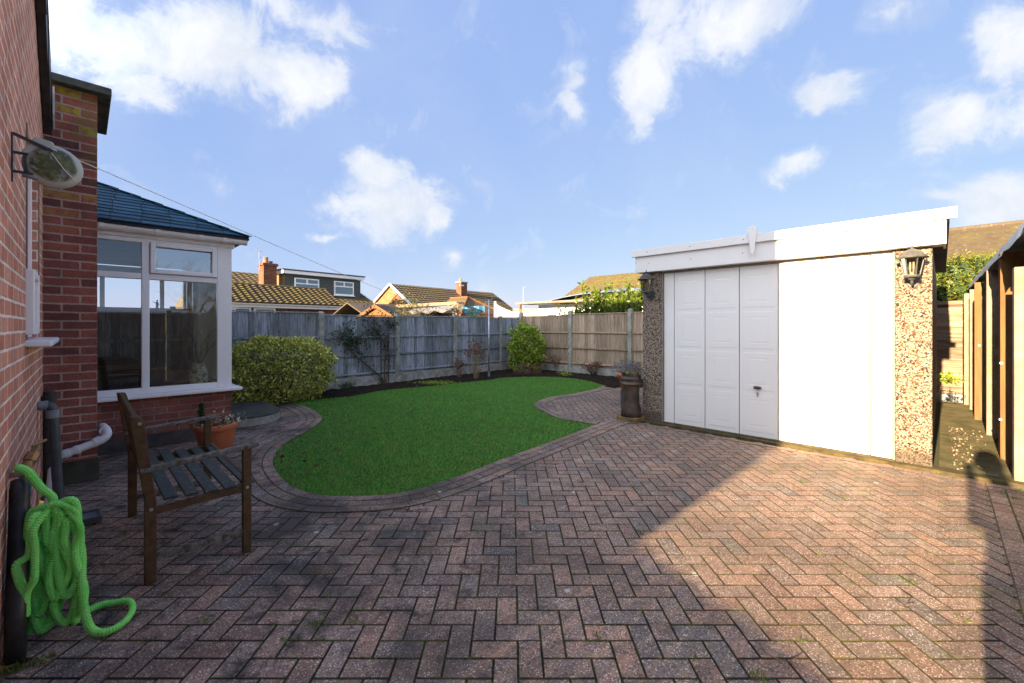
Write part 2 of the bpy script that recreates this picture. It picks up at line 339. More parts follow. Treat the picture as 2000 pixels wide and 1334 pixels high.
def woodmat(name, c1, c2, green=0.0, stretch=(14, 14, 0.9), knots=True, island=0.28, bumps=0.4, grey=None):
    m, nt, bs = newmat(name); v = OBJC(nt)
    isl = N(nt, 'ShaderNodeNewGeometry').outputs['Random Per Island']
    off = MA(nt, 'MULTIPLY', isl, 47.0); cb = N(nt, 'ShaderNodeCombineXYZ', X=off, Y=off, Z=off)
    mp = N(nt, 'ShaderNodeMapping', Scale=stretch); nt.links.new(v, mp.inputs[0]); vs = VM(nt, 'ADD', mp.outputs[0], cb.outputs[0])
    g = NOISE(nt, vs, 3.0, 7, 0.65, 0.4)
    c = MIX(nt, RAMP(nt, g, [(0.32, 0.0), (0.68, 1.0)]), c1, c2)
    if grey: c = MIX(nt, MA(nt, 'MULTIPLY', RAMP(nt, NOISE(nt, vs, 1.1, 4, 0.6), [(0.45, 0.0), (0.62, 1.0)]), 0.7), c, grey)
    k = MA(nt, 'ADD', MA(nt, 'MULTIPLY', isl, 2 * island), 1 - island); c = MIX(nt, 1.0, c, N(nt, 'ShaderNodeCombineXYZ', X=k, Y=k, Z=k).outputs[0], 'MULTIPLY')
    if green:
        c = MIX(nt, MA(nt, 'MULTIPLY', RAMP(nt, NOISE(nt, v, 2.2, 6, 0.65), [(0.48, 0.0), (0.66, 1.0)]), green), c, (0.075, 0.105, 0.035))
    if knots:
        vk = N(nt, 'ShaderNodeMapping', Scale=(9, 9, 3.2)); nt.links.new(v, vk.inputs[0])
        kd = VORO(nt, VM(nt, 'ADD', vk.outputs[0], cb.outputs[0]), 1.0).outputs['Distance']
        c = MIX(nt, RAMP(nt, kd, [(0.06, 0.85), (0.13, 0.0)]), c, (0.03, 0.022, 0.016))
    setc(nt, bs, c); bs.inputs['Roughness'].default_value = 0.85; bs.inputs['Specular IOR Level'].default_value = 0.15
    BUMP(nt, bs, g, bumps, 0.006); return m
M_FENCE = woodmat('weathered_fence_wood', (0.085, 0.10, 0.125), (0.34, 0.365, 0.41), green=0.5, island=.4)
M_FENCE2 = woodmat('warm_fence_wood', (0.20, 0.145, 0.105), (0.43, 0.33, 0.245), green=0.25)
M_FENCEH = woodmat('horizontal_fence_wood', (0.09, 0.055, 0.045), (0.24, 0.18, 0.135), green=0.1, stretch=(1.2, 1.2, 16), grey=(0.28, 0.235, 0.19))
M_POSTW = woodmat('stained_timber', (0.13, 0.070, 0.034), (0.21, 0.120, 0.060), green=0.3, knots=False)
M_BENCH = woodmat('bench_frame_wood', (0.060, 0.034, 0.020), (0.125, 0.072, 0.042), stretch=(6, 6, 6), green=0.2, knots=False, bumps=0.25)
def benchslat():
    m, nt, bs = newmat('lichened_dark_slats'); v = OBJC(nt)
    c = MIX(nt, NOISE(nt, v, 12, 5), (0.008, 0.011, 0.010), (0.022, 0.028, 0.024))
    f = RAMP(nt, NOISE(nt, v, 26, 8, 0.75), [(0.54, 0.0), (0.64, 1.0)])
    setc(nt, bs, MIX(nt, MA(nt, 'MULTIPLY', f, 0.4), c, (0.16, 0.19, 0.17))); bs.inputs['Roughness'].default_value = 0.7
    BUMP(nt, bs, f, 0.3, 0.003); return m
M_SLAT = benchslat()
M_RAIL = None
def pavermat(name='paver_block', base1=(0.275, 0.168, 0.125), base2=(0.215, 0.150, 0.122)):
    m, nt, bs = newmat(name); v = OBJC(nt)
    isl = N(nt, 'ShaderNodeNewGeometry').outputs['Random Per Island']
    c = RAMP(nt, isl, [(0.0, base1), (0.35, base2), (0.55, (0.24, 0.175, 0.145)), (0.8, base1), (0.97, (0.18, 0.15, 0.135))])
    k = MA(nt, 'ADD', MA(nt, 'MULTIPLY', MA(nt, 'FRACT', MA(nt, 'MULTIPLY', isl, 13.7)), 0.34), 0.85)
    c = MIX(nt, 1.0, c, N(nt, 'ShaderNodeCombineXYZ', X=k, Y=k, Z=k).outputs[0], 'MULTIPLY')
    vo = VORO(nt, v, 150); sp = N(nt, 'ShaderNodeSeparateColor'); nt.links.new(vo.outputs['Color'], sp.inputs[0])
    near = RAMP(nt, vo.outputs['Distance'], [(0.25, 1.0), (0.5, 0.0)])
    c = MIX(nt, MA(nt, 'MULTIPLY', MA(nt, 'MULTIPLY', MA(nt, 'GREATER_THAN', sp.outputs[0], 0.70), near), 0.85), c, (0.70, 0.66, 0.62))
    c = MIX(nt, MA(nt, 'MULTIPLY', MA(nt, 'LESS_THAN', sp.outputs[1], 0.22), 0.55), c, (0.05, 0.035, 0.03))
    c = MIX(nt, 1.0, c, RAMP(nt, NOISE(nt, v, 45, 6, 0.7), [(0.3, 0.75), (0.7, 1.2)]), 'MULTIPLY')
    # black lichen stains: large clouds and small patches
    s1 = RAMP(nt, NOISE(nt, v, 1.1, 8, 0.68, 0.5), [(0.44, 0.0), (0.60, 1.0)]); s2 = RAMP(nt, NOISE(nt, v, 5.5, 8, 0.72, 0.3), [(0.50, 0.0), (0.64, 1.0)])
    st = MA(nt, 'MAXIMUM', MA(nt, 'MULTIPLY', s1, 0.72), MA(nt, 'MULTIPLY', s2, 0.80))
    sx = N(nt, 'ShaderNodeSeparateXYZ'); nt.links.new(v, sx.inputs[0])
    left = MA(nt, 'MULTIPLY', MA(nt, 'SUBTRACT', 0.9, sx.outputs[0]), 0.55, clamp=True)      # stains grow stronger towards the left
    st = MA(nt, 'MULTIPLY', st, MA(nt, 'ADD', 0.55, MA(nt, 'MULTIPLY', left, 0.65)), clamp=True)
    c = MIX(nt, st, c, (0.026, 0.024, 0.025))
    gm = MA(nt, 'MULTIPLY', RAMP(nt, NOISE(nt, v, 2.3, 6, 0.6), [(0.56, 0.0), (0.7, 1.0)]), 0.35)
    c = MIX(nt, gm, c, (0.10, 0.11, 0.06))
    wh = VORO(nt, v, 2.6); c = MIX(nt, RAMP(nt, MA(nt, 'ADD', wh.outputs['Distance'], MA(nt, 'MULTIPLY', NOISE(nt, v, 60, 3), 0.03)), [(0.055, 0.75), (0.075, 0.0)]), c, (0.48, 0.48, 0.46))
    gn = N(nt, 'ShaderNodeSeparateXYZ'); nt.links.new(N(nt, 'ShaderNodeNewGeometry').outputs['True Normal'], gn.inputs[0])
    side = RAMP(nt, gn.outputs[2], [(0.80, 1.0), (0.97, 0.0)])                 # chamfers darkened as dirt and moss, also to mute their sunlit edges
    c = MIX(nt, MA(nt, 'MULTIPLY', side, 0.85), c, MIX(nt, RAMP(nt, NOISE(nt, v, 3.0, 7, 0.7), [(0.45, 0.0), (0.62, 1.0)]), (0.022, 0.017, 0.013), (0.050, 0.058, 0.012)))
    setc(nt, bs, c); bs.inputs['Roughness'].default_value = 0.8; bs.inputs['Specular IOR Level'].default_value = 0.25
    BUMP(nt, bs, MA(nt, 'ADD', MA(nt, 'MULTIPLY', vo.outputs['Distance'], 0.5), NOISE(nt, v, 120, 4, 0.7)), 0.7, 0.004); return m
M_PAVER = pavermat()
def jointmat():
    m, nt, bs = newmat('joint_dirt_and_moss'); v = OBJC(nt)
    c = MIX(nt, RAMP(nt, NOISE(nt, v, 3.0, 7, 0.7), [(0.42, 0.0), (0.60, 1.0)]), (0.010, 0.008, 0.006), (0.055, 0.065, 0.010))
    c = MIX(nt, RAMP(nt, NOISE(nt, v, 40, 3, 0.7), [(0.5, 0.0), (0.65, 0.6)]), c, (0.10, 0.13, 0.02))
    setc(nt, bs, c); bs.inputs['Roughness'].default_value = 1; BUMP(nt, bs, NOISE(nt, v, 150, 4), 0.8, 0.006); return m
M_JOINT = jointmat()
def pebblemat(name, warm=0.5):
    m, nt, bs = newmat(name); v = OBJC(nt)
    vo = VORO(nt, v, 85); sp = N(nt, 'ShaderNodeSeparateColor'); nt.links.new(vo.outputs['Color'], sp.inputs[0])
    c = RAMP(nt, sp.outputs[0], [(0.0, (0.36, 0.31, 0.25)), (0.34, (0.085, 0.042, 0.028)), (0.50, (0.27, 0.18, 0.12)), (0.68, (0.15, 0.085, 0.052)), (0.80, (0.43, 0.38, 0.33)), (0.90, (0.022, 0.02, 0.02))], 'CONSTANT')
    gap = RAMP(nt, VORO(nt, v, 85, 'DISTANCE_TO_EDGE').outputs['Distance'], [(0.0, 1.0), (0.09, 0.0)])
    c = MIX(nt, MA(nt, 'MULTIPLY', gap, 0.8), c, (0.10, 0.07, 0.05))
    sz = N(nt, 'ShaderNodeSeparateXYZ'); nt.links.new(v, sz.inputs[0])
    low = MA(nt, 'MULTIPLY', MA(nt, 'SUBTRACT', MA(nt, 'ADD', 0.14, MA(nt, 'MULTIPLY', NOISE(nt, v, 14, 5), 0.1)), sz.outputs[2]), 14.0, clamp=True)
    c = MIX(nt, MA(nt, 'MULTIPLY', low, 0.7), c, (0.07, 0.055, 0.04))
    setc(nt, bs, c); bs.inputs['Roughness'].default_value = 0.7
    BUMP(nt, bs, MA(nt, 'SUBTRACT', 1.0, vo.outputs['Distance']), 1.0, 0.02); return m
M_PEBBLE = pebblemat('pebble_dash')
def tilemat(name, c1, c2, moss=0.6, mscale=1.3):
    m, nt, bs = newmat(name); v = OBJC(nt); isl = N(nt, 'ShaderNodeNewGeometry').outputs['Random Per Island']
    c = MIX(nt, NOISE(nt, v, 5, 5, 0.7), c1, c2)
    c = MIX(nt, MA(nt, 'MULTIPLY', RAMP(nt, NOISE(nt, v, mscale, 8, 0.72), [(0.45, 0.0), (0.6, 1.0)]), moss), c, (0.105, 0.098, 0.008))
    c = MIX(nt, MA(nt, 'MULTIPLY', RAMP(nt, NOISE(nt, v, 7, 6, 0.7), [(0.55, 0.0), (0.66, 1.0)]), 0.5), c, (0.17, 0.155, 0.12))
    setc(nt, bs, c); bs.inputs['Roughness'].default_value = 0.9; BUMP(nt, bs, NOISE(nt, v, 30, 4), 0.4, 0.01); return m
M_TILE = tilemat('mossy_roof_tiles', (0.050, 0.036, 0.020), (0.095, 0.066, 0.036), 0.6)
M_TILE2 = tilemat('brown_roof_tiles', (0.048, 0.035, 0.024), (0.085, 0.062, 0.042), 0.35)
M_TILE3 = tilemat('green_mossy_roof_tiles', (0.060, 0.045, 0.020), (0.10, 0.075, 0.03), 0.85, 2.0)
def glassmat(name, tint=(0.90, 0.94, 0.93), refl=1.0, dark=None):
    m, nt, bs = newmat(name); nt.nodes.remove(bs)
    fr = N(nt, 'ShaderNodeFresnel', IOR=1.6).outputs[0]; fr = MA(nt, 'ADD', MA(nt, 'MULTIPLY', fr, 1.7 * refl), 0.035 * refl, clamp=True)
    gl = N(nt, 'ShaderNodeBsdfGlossy', Roughness=0.0); gl.inputs[0].default_value = (0.85, 0.95, 1.0, 1)
    tr = N(nt, 'ShaderNodeBsdfTransparent') if dark is None else N(nt, 'ShaderNodeBsdfDiffuse'); tr.inputs[0].default_value = (*(tint if dark is None else dark), 1)
    mx = N(nt, 'ShaderNodeMixShader'); nt.links.new(fr, mx.inputs[0]); nt.links.new(tr.outputs[0], mx.inputs[1]); nt.links.new(gl.outputs[0], mx.inputs[2])
    nt.links.new(mx.outputs[0], nt.nodes['Material Output'].inputs[0]); return m
M_GLASS = glassmat('window_glass')
M_GLASSFAR = glassmat('far_window_glass', refl=1.3, dark=(0.03, 0.065, 0.085))
M_LAMPGL = glassmat('lantern_glass', (0.75, 0.72, 0.62), 1.2)
M_GRASS = noisy('grass_blades', (0.050, 0.20, 0.034), (0.18, 0.42, 0.070), 3.4, 0.6, 0, island=0.6, hue=0.07, trans=0.3, stain=(0.24, 0.29, 0.07, 0.6), sscale=5.5)
M_LAWN = noisy('lawn_thatch', (0.015, 0.040, 0.009), (0.03, 0.07, 0.014), 20, 1.0, 0.8, 80, dist=0.02)
M_HEDGELEAF = noisy('variegated_leaves', (0.20, 0.27, 0.03), (0.66, 0.62, 0.16), 60, 0.5, 0, island=0.75, hue=0.04, trans=0.25, spec=0.4)
M_GREENLEAF = noisy('spotted_laurel_leaves', (0.12, 0.22, 0.018), (0.32, 0.40, 0.035), 40, 0.4, 0, island=0.45, hue=0.04, trans=0.25, spec=0.5)
M_LAUREL = noisy('laurel_leaves', (0.06, 0.12, 0.008), (0.13, 0.19, 0.015), 20, 0.35, 0, island=0.4, hue=0.03, trans=0.35, spec=0.5)
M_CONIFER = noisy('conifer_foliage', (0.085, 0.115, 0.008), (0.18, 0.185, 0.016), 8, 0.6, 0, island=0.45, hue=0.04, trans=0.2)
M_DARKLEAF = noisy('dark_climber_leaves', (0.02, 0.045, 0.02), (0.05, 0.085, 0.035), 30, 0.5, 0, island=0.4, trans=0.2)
M_OLIVE = noisy('olive_leaves', (0.09, 0.10, 0.035), (0.16, 0.155, 0.07), 30, 0.5, 0, island=0.4, trans=0.3)
M_TWIG = noisy('twigs', (0.06, 0.042, 0.03), (0.12, 0.085, 0.06), 30, 0.9, 0.1)
M_DRYRED = noisy('dry_russet_stems', (0.10, 0.05, 0.035), (0.19, 0.10, 0.07), 30, 0.9, 0, island=0.3)
M_STRAW = noisy('straw_stems', (0.17, 0.13, 0.075), (0.27, 0.21, 0.13), 30, 0.9, 0, island=0.3)
M_LAV = noisy('lavender_foliage', (0.15, 0.155, 0.155), (0.27, 0.27, 0.29), 30, 0.8, 0, island=0.3)
M_TERRA = noisy('terracotta', (0.42, 0.13, 0.06), (0.50, 0.17, 0.085), 5, 0.75, 0.2, 60, stain=(0.30, 0.13, 0.09, 0.4), sscale=5)
M_CPOT = noisy('sooty_clay', (0.022, 0.016, 0.014), (0.085, 0.055, 0.042), 4.0, 0.5, 0.3, 30, stain=(0.14, 0.085, 0.05, 0.5), sscale=4.0, spec=0.4)
M_HOSE = None
def hosemat():
    m, nt, bs = newmat('green_woven_hose'); v = OBJC(nt)
    c = MIX(nt, RAMP(nt, NOISE(nt, v, 9, 5, 0.7), [(0.35, 0.0), (0.7, 1.0)]), (0.15, 0.62, 0.11), (0.28, 0.76, 0.18))
    c = MIX(nt, MA(nt, 'MULTIPLY', RAMP(nt, NOISE(nt, v, 14, 6, 0.7), [(0.55, 0.0), (0.7, 1.0)]), 0.3), c, (0.18, 0.32, 0.12))
    setc(nt, bs, c); bs.inputs['Roughness'].default_value = 0.75; bs.inputs['Specular IOR Level'].default_value = 0.2
    BUMP(nt, bs, NOISE(nt, v, 300, 2), 0.6, 0.002); return m
M_HOSE = hosemat()
M_STEEL = noisy('galvanised_steel', (0.30, 0.33, 0.37), (0.42, 0.45, 0.50), 20, 0.4, 0.05, metal=0.6)
M_LINE = noisy('white_cord', (0.62, 0.62, 0.60), (0.7, 0.7, 0.68), 40, 0.6, 0)
def reelmat():
    m, nt, bs = newmat('algae_covered_plastic'); v = OBJC(nt)
    f = RAMP(nt, NOISE(nt, v, 14, 8, 0.7, 0.3), [(0.36, 0.0), (0.48, 1.0)])
    c = MIX(nt, f, (0.34, 0.38, 0.38), (0.055, 0.075, 0.022)); c = MIX(nt, RAMP(nt, NOISE(nt, v, 26, 6, 0.7), [(0.5, 0.0), (0.62, 0.8)]), c, (0.16, 0.17, 0.05))
    s = N(nt, 'ShaderNodeSeparateXYZ'); nt.links.new(v, s.inputs[0])
    clean = RAMP(nt, MA(nt, 'ADD', VM(nt, 'LENGTH', VM(nt, 'MULTIPLY', v, (1, 0, 1))), MA(nt, 'MULTIPLY', NOISE(nt, v, 20, 3), 0.02)), [(0.088, 0.0), (0.096, 1.0)])
    c = MIX(nt, clean, c, (0.38, 0.42, 0.40))
    setc(nt, bs, c); bs.inputs['Roughness'].default_value = 0.5; BUMP(nt, bs, f, 0.3, 0.002); return m
M_REEL = reelmat()
M_DARKCLAD = noisy('dark_slate_cladding', (0.045, 0.055, 0.055), (0.075, 0.085, 0.085), 6, 0.7, 0.1)
M_WICKER = noisy('dark_wicker', (0.045, 0.022, 0.014), (0.085, 0.042, 0.026), 60, 0.6, 0.6, 160, spec=0.3)
M_CREAM = noisy('cream_plaster', (0.74, 0.66, 0.48), (0.80, 0.72, 0.54), 2, 0.8, 0.05)
M_WALLW = noisy('white_render', (0.72, 0.72, 0.70), (0.78, 0.78, 0.76), 2, 0.8, 0.1)
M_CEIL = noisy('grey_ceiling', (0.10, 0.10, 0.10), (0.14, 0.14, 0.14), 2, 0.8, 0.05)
M_VASE = noisy('crackled_green_glaze', (0.10, 0.16, 0.10), (0.48, 0.50, 0.34), 22, 0.4, 0.3, 30, spec=0.5, lo=0.42, hi=0.50)
M_FABRICW = noisy('white_canvas', (0.30, 0.30, 0.29), (0.36, 0.355, 0.34), 4, 0.8, 0.1)
M_FABRICG = noisy('grey_canvas', (0.12, 0.13, 0.155), (0.17, 0.18, 0.21), 4, 0.8, 0.1)
M_BLUE = noisy('blue_canvas', (0.03, 0.11, 0.22), (0.07, 0.18, 0.30), 4, 0.7, 0.1)
M_FELTB = noisy('shed_felt', (0.055, 0.045, 0.04), (0.09, 0.075, 0.065), 4, 0.9, 0.2)
M_SHEDW = woodmat('orange_shed_wood', (0.12, 0.055, 0.025), (0.19, 0.10, 0.045), knots=False)
M_SKIN = noisy('skin', (0.5, 0.32, 0.24), (0.55, 0.36, 0.27), 8, 0.5, 0)
M_COAT = noisy('navy_coat', (0.02, 0.025, 0.045), (0.03, 0.035, 0.06), 10, 0.8, 0.1)
M_CHIP = noisy('bark_and_shell_litter', (0.07, 0.04, 0.022), (0.30, 0.25, 0.19), 50, 0.9, 0, island=0.6)
M_BULB = noisy('pale_lamp_tube', (0.45, 0.44, 0.40), (0.5, 0.49, 0.45), 5, 0.4, 0)
M_LANT = noisy('lantern_black_metal', (0.020, 0.024, 0.028), (0.045, 0.05, 0.055), 25, 0.5, 0.15, spec=0.5)
M_LANTG = noisy('lantern_grey_metal', (0.04, 0.04, 0.038), (0.075, 0.072, 0.066), 25, 0.55, 0.15, spec=0.4)
M_BLUEST = noisy('engineering_brick', (0.045, 0.04, 0.04), (0.09, 0.08, 0.075), 9, 0.8, 0.3, 40)
M_STEP = noisy('dark_step_slab', (0.03, 0.03, 0.026), (0.07, 0.07, 0.06), 5, 0.85, 0.3, 40, stain=(0.05, 0.06, 0.03, 0.5))
M_TEAL = noisy('teal_glaze', (0.02, 0.35, 0.42), (0.04, 0.45, 0.52), 10, 0.3, 0)

# ------------------------------------------------------------ ground, paving, lawn
MB().box(-700, 700, -700, 700, -1.0, -0.03).build('ground', noisy('garden_ground', (0.03, 0.05, 0.02), (0.07, 0.07, 0.04), 1.2, 1, 0.3), kind='structure')
LAWNPX = [(563, 786), (594, 793), (614, 802), (629, 816), (620, 830), (594, 847), (567, 861), (548, 874.5), (536, 892), (535, 910), (548, 931), (567, 947), (594, 960), (633, 968), (680, 970), (738, 968), (783, 963), (844, 948), (920, 921.5), (977, 899), (1072, 864.5), (1163, 830),
          (1163.5, 829), (1133, 824.6), (1091, 817), (1060.6, 803.7), (1043.5, 792), (1049, 784.7), (1079.6, 775), (1117.6, 769.5), (1163, 760), (1178.5, 753.5),
          (1152, 745), (1106, 738), (1048, 736), (990, 737.5), (955, 742), (903, 747.6), (830, 755), (758, 762), (700, 772), (680, 775), (594, 782)]
gp = [G(*p) for p in LAWNPX]
path1 = catmull(gp[0:22], False, 6); path2 = catmull(gp[22:32], False, 6); path3 = catmull(gp[31:] + [gp[0]], False, 4)
lawn_poly = path1 + path2[1:] + path3[1:-1]
lp = np.array(lawn_poly)
m = MB(); n = len(lawn_poly); m.add([(x, y, -0.008) for x, y in lawn_poly] + [(x, y, -0.04) for x, y in lawn_poly], [tuple(range(n))] + [(i, (i + 1) % n, n + (i + 1) % n, n + i) for i in range(n)])
m.build('lawn', M_LAWN, kind='structure')
# grass blades
def lawn_grass():
    x0, y0 = lp.min(0); x1, y1 = lp.max(0); n = 420000
    X = RNG.uniform(x0 - .02, x1 + .02, n); Y = y0 - .02 + (y1 - y0 + .04) * RNG.random(n) ** 1.5
    ok = np.zeros(n, bool)
    for i in range(0, n, 40000): ok[i:i + 40000] = inside(X[i:i + 40000], Y[i:i + 40000], lp)
    X, Y = X[ok], Y[ok]; n = len(X)
    patch = np.sin(X * 2.1 + 1.3 * np.sin(Y * 1.7)) * np.sin(Y * 2.6 + X) * 0.5 + 0.5
    h = RNG.uniform(0.014, 0.034, n) * (0.75 + 0.45 * patch); wd = RNG.uniform(0.0018, 0.0036, n) * (0.7 + Y / 9); th = RNG.uniform(0, 6.283, n)
    lx, ly = RNG.normal(0, 0.55, n) * h, RNG.normal(0, 0.55, n) * h
    v = np.empty((n, 3, 3)); z = np.full(n, -0.010)
    v[:, 0] = np.stack([X - np.cos(th) * wd, Y - np.sin(th) * wd, z], 1); v[:, 1] = np.stack([X + np.cos(th) * wd, Y + np.sin(th) * wd, z], 1); v[:, 2] = np.stack([X + lx, Y + ly, z + h], 1)
    np_mesh('grass', v.reshape(-1, 3), np.arange(n * 3).reshape(n, 3), M_GRASS, kind='stuff', label='short mown green grass of the curved lawn', cat='grass')
lawn_grass()
# joints sheet and herringbone blocks
def in_paving(x, y):
    b = (x + y) * .70710678; a = (y - x) * .70710678
    ok = (b > -.235) & ~((b > 5.80) & (a < 3.3)) & ~((a > 5.37) & (b < .1)) & ~((a > 6.36) & (b < 1.34)) & (a > -.80) & (y > -2.6)
    ok &= ~((b > 5.62) & (a < 3.2)) & (b > -.2)
    far = ((x < -2.0) & (y < 7.72 + (x + 4.6) * 0.0)) | ((x > 0.30) & (y < 9.66)) | (y < 6.0)
    return ok & far
def block(m, x0, x1, y0, y1, zt, g=0.0058, be=0.0026):
    x0 += g / 2; x1 -= g / 2; y0 += g / 2; y1 -= g / 2; dz = zt + random.uniform(-.0006, .0006)
    t = [dz + random.uniform(-.0005, .0005) for _ in range(4)]
    c = [(x0, y0), (x1, y0), (x1, y1), (x0, y1)]; ci = [(x0 + be, y0 + be), (x1 - be, y0 + be), (x1 - be, y1 - be), (x0 + be, y1 - be)]
    m.add([(p[0], p[1], -.02) for p in c] + [(p[0], p[1], t[i] - be) for i, p in enumerate(c)] + [(p[0], p[1], t[i]) for i, p in enumerate(ci)],
          [(0, 1, 5, 4), (1, 2, 6, 5), (2, 3, 7, 6), (3, 0, 4, 7), (4, 5, 9, 8), (5, 6, 10, 9), (6, 7, 11, 10), (7, 4, 8, 11), (8, 9, 10, 11)])
def paving():
    m = MB(); U = 0.101; ox, oy = -.379, 1.988; cand = []
    for j in range(-46, 82):
        for k in range(-40, 40):
            hx = j + 4 * k
            if -85 < hx < 50: cand.append((hx, j, 2, 1)); cand.append((hx + 3, j, 1, 2))
    c = np.array(cand, float); X = ox + c[:, 0] * U; Y = oy + c[:, 1] * U; cx = X + c[:, 2] * U / 2; cy = Y + c[:, 3] * U / 2
    ok = in_paving(cx, cy); ins = inside(cx, cy, lp); dist = segdist(cx, cy, lp); ok &= ~ins & (dist > 0.07)
    for i in np.nonzero(ok)[0]: block(m, X[i], X[i] + c[i, 2] * U, Y[i], Y[i] + c[i, 3] * U, 0.0)
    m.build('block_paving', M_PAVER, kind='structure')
    j = MB(); xs = np.arange(-7, 5.5, .1); ys = np.arange(-2.6, 10, .1); XX, YY = np.meshgrid(xs + .05, ys + .05)
    ok = in_paving(XX, YY) & ~inside(XX, YY, lp)
    for r, q in zip(*np.nonzero(ok)):
        x, y = xs[q], ys[r]; j.add([(x, y, -.0105), (x + .1, y, -.0105), (x + .1, y + .1, -.0105), (x, y + .1, -.0105)], [(0, 1, 2, 3)])
    j.build('paving_joints', M_JOINT, kind='structure')
paving()
def border(path, side, courses, name, zt=0.007, L=0.2):
    p = np.array(path); seg = np.linalg.norm(np.diff(p, axis=0), axis=1); s = np.concatenate([[0], np.cumsum(seg)])
    def at(t):
        x = np.interp(t, s, p[:, 0]); y = np.interp(t, s, p[:, 1]); e = 0.06
        dx = np.interp(t + e, s, p[:, 0]) - np.interp(t - e, s, p[:, 0]); dy = np.interp(t + e, s, p[:, 1]) - np.interp(t - e, s, p[:, 1]); q = math.hypot(dx, dy) + 1e-9
        return x, y, -dy / q * side, dx / q * side
    m = MB(); u = MB(); o0 = 0.0
    for ci, (wd, ln) in enumerate(courses):
        t = random.uniform(-ln, 0)
        while t < s[-1] - .01:
            t0, t1 = max(0, t), min(s[-1], t + ln); t += ln
            if t1 - t0 < .03: continue
            g = .0025; be = .0035; ta, tb = t0 + g, t1 - g; K_ = 3; zz = zt + random.uniform(-.001, .0015)
            outr = []; 
            for q in range(K_ + 1):
                tt = ta + (tb - ta) * q / K_; x, y, nx, ny = at(tt); outr.append((x, y, nx, ny))
            vs = []; fs = []
            for (x, y, nx, ny) in outr:
                for (o, z) in ((o0 + g, -.02), (o0 + g, zz - be), (o0 + g + be, zz), (o0 + wd - g - be, zz), (o0 + wd - g, zz - be), (o0 + wd - g, -.02)):
                    vs.append((x + nx * o, y + ny * o, z))
            for q in range(K_):
                for r in range(5): fs.append((q * 6 + r, q * 6 + r + 1, q * 6 + 7 + r, q * 6 + 6 + r))
            fs.append((0, 1, 2, 3, 4, 5)); fs.append(tuple(K_ * 6 + r for r in (5, 4, 3, 2, 1, 0)))
            m.add(vs, fs)
        o0 += wd
    ts = np.arange(0, s[-1], .08)
    pts = [at(t) for t in ts]; vs = []
    for (x, y, nx, ny) in pts: vs += [(x, y, .0022), (x + nx * o0, y + ny * o0, .0022)]
    u.add(vs, [(2 * i, 2 * i + 1, 2 * i + 3, 2 * i + 2) for i in range(len(pts) - 1)])
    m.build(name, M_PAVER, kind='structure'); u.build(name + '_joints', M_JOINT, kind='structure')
border(path1 + [G(1190, 821), G(1219, 817)], -1, [(.10, .2), (.102, .1), (.104, .2)], 'lawn_edging')
border(path2, -1, [(.10, .2), (.104, .15)], 'patio_edging')
# stretcher courses along the garage front and the right-hand side
border([tuple(K.w(5.63, a)[:2]) for a in np.linspace(3.25, -.7, 30)], -1, [(.10, .2)], 'garage_front_edging', zt=.004)
border([tuple(K.w(b, -.27)[:2]) for b in np.linspace(-2, 5.5, 40)], -1, [(.104, .2), (.206, .104), (.104, .2)], 'side_edging', zt=.006)
# soil bed
def soilbed():
    st = .07; xs = np.arange(-8.5, 5.5, st); ys = np.arange(6.0, 16, st); XX, YY = np.meshgrid(xs, ys)
    d = segdist(XX, YY, lp); ins = inside(XX, YY, lp); pv = in_paving(XX, YY)
    Z = -.018 + np.clip(d * .35, 0, .06) + RNG.normal(0, .008, XX.shape); Z[pv] = -.024; Z[ins] = -.024
    b = (XX + YY) * .7071; a = (YY - XX) * .7071
    keep = (~ins | (d < .1)) & ~((b > 5.6) & (a < 3.1)) & ~((b < 1.3)) & (XX > -9) & ~((pv) & (d > .1) & (YY < 9.3) & (YY < 7.55))
    nx = len(xs); v = np.stack([XX.ravel(), YY.ravel(), Z.ravel()], 1)
    ii = np.arange(len(ys) * nx).reshape(len(ys), nx); f = np.stack([ii[:-1, :-1], ii[:-1, 1:], ii[1:, 1:], ii[1:, :-1]], -1)
    kk = keep[:-1, :-1] & keep[1:, 1:] & keep[:-1, 1:] & keep[1:, :-1]
    np_mesh('flower_bed_soil', v, f[kk], M_SOIL, kind='structure')
soilbed()
# crumbs, shells and leaf litter strewn on the soil
def scatter_flat(name, n, fn, size, mat, label, cat, z=.03):
    P = [fn() for _ in range(n)]; leaves(name, [(p[0], p[1], z) for p in P], size, mat, up=0.1, aspect=.8, label=label, cat=cat, kind='stuff')
# passage between the two garages
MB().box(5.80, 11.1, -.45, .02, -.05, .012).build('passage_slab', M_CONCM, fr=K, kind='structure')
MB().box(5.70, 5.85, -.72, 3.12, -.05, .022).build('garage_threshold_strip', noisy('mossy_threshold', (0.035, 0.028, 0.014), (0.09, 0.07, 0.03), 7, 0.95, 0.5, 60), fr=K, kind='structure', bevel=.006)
def litter():
    P = []
    for _ in range(1500):
        b = random.uniform(5.86, 11); a = random.uniform(-.74, -.44) + (b - 5.8) * .012
        P.append(K.w(b, a, random.uniform(-.01, .012)))
    for _ in range(420):
        b = random.uniform(5.9, 8.4); a = -.05 - abs(random.gauss(0, .16)) - .02
        if a > -.45: P.append(K.w(b, a, .014))
    leaves('shell_and_bark_litter', P, .022, M_CHIP, up=.05, aspect=.75, kind='stuff', label='pale shell and bark litter strewn along the narrow side passage', cat='litter')
litter()

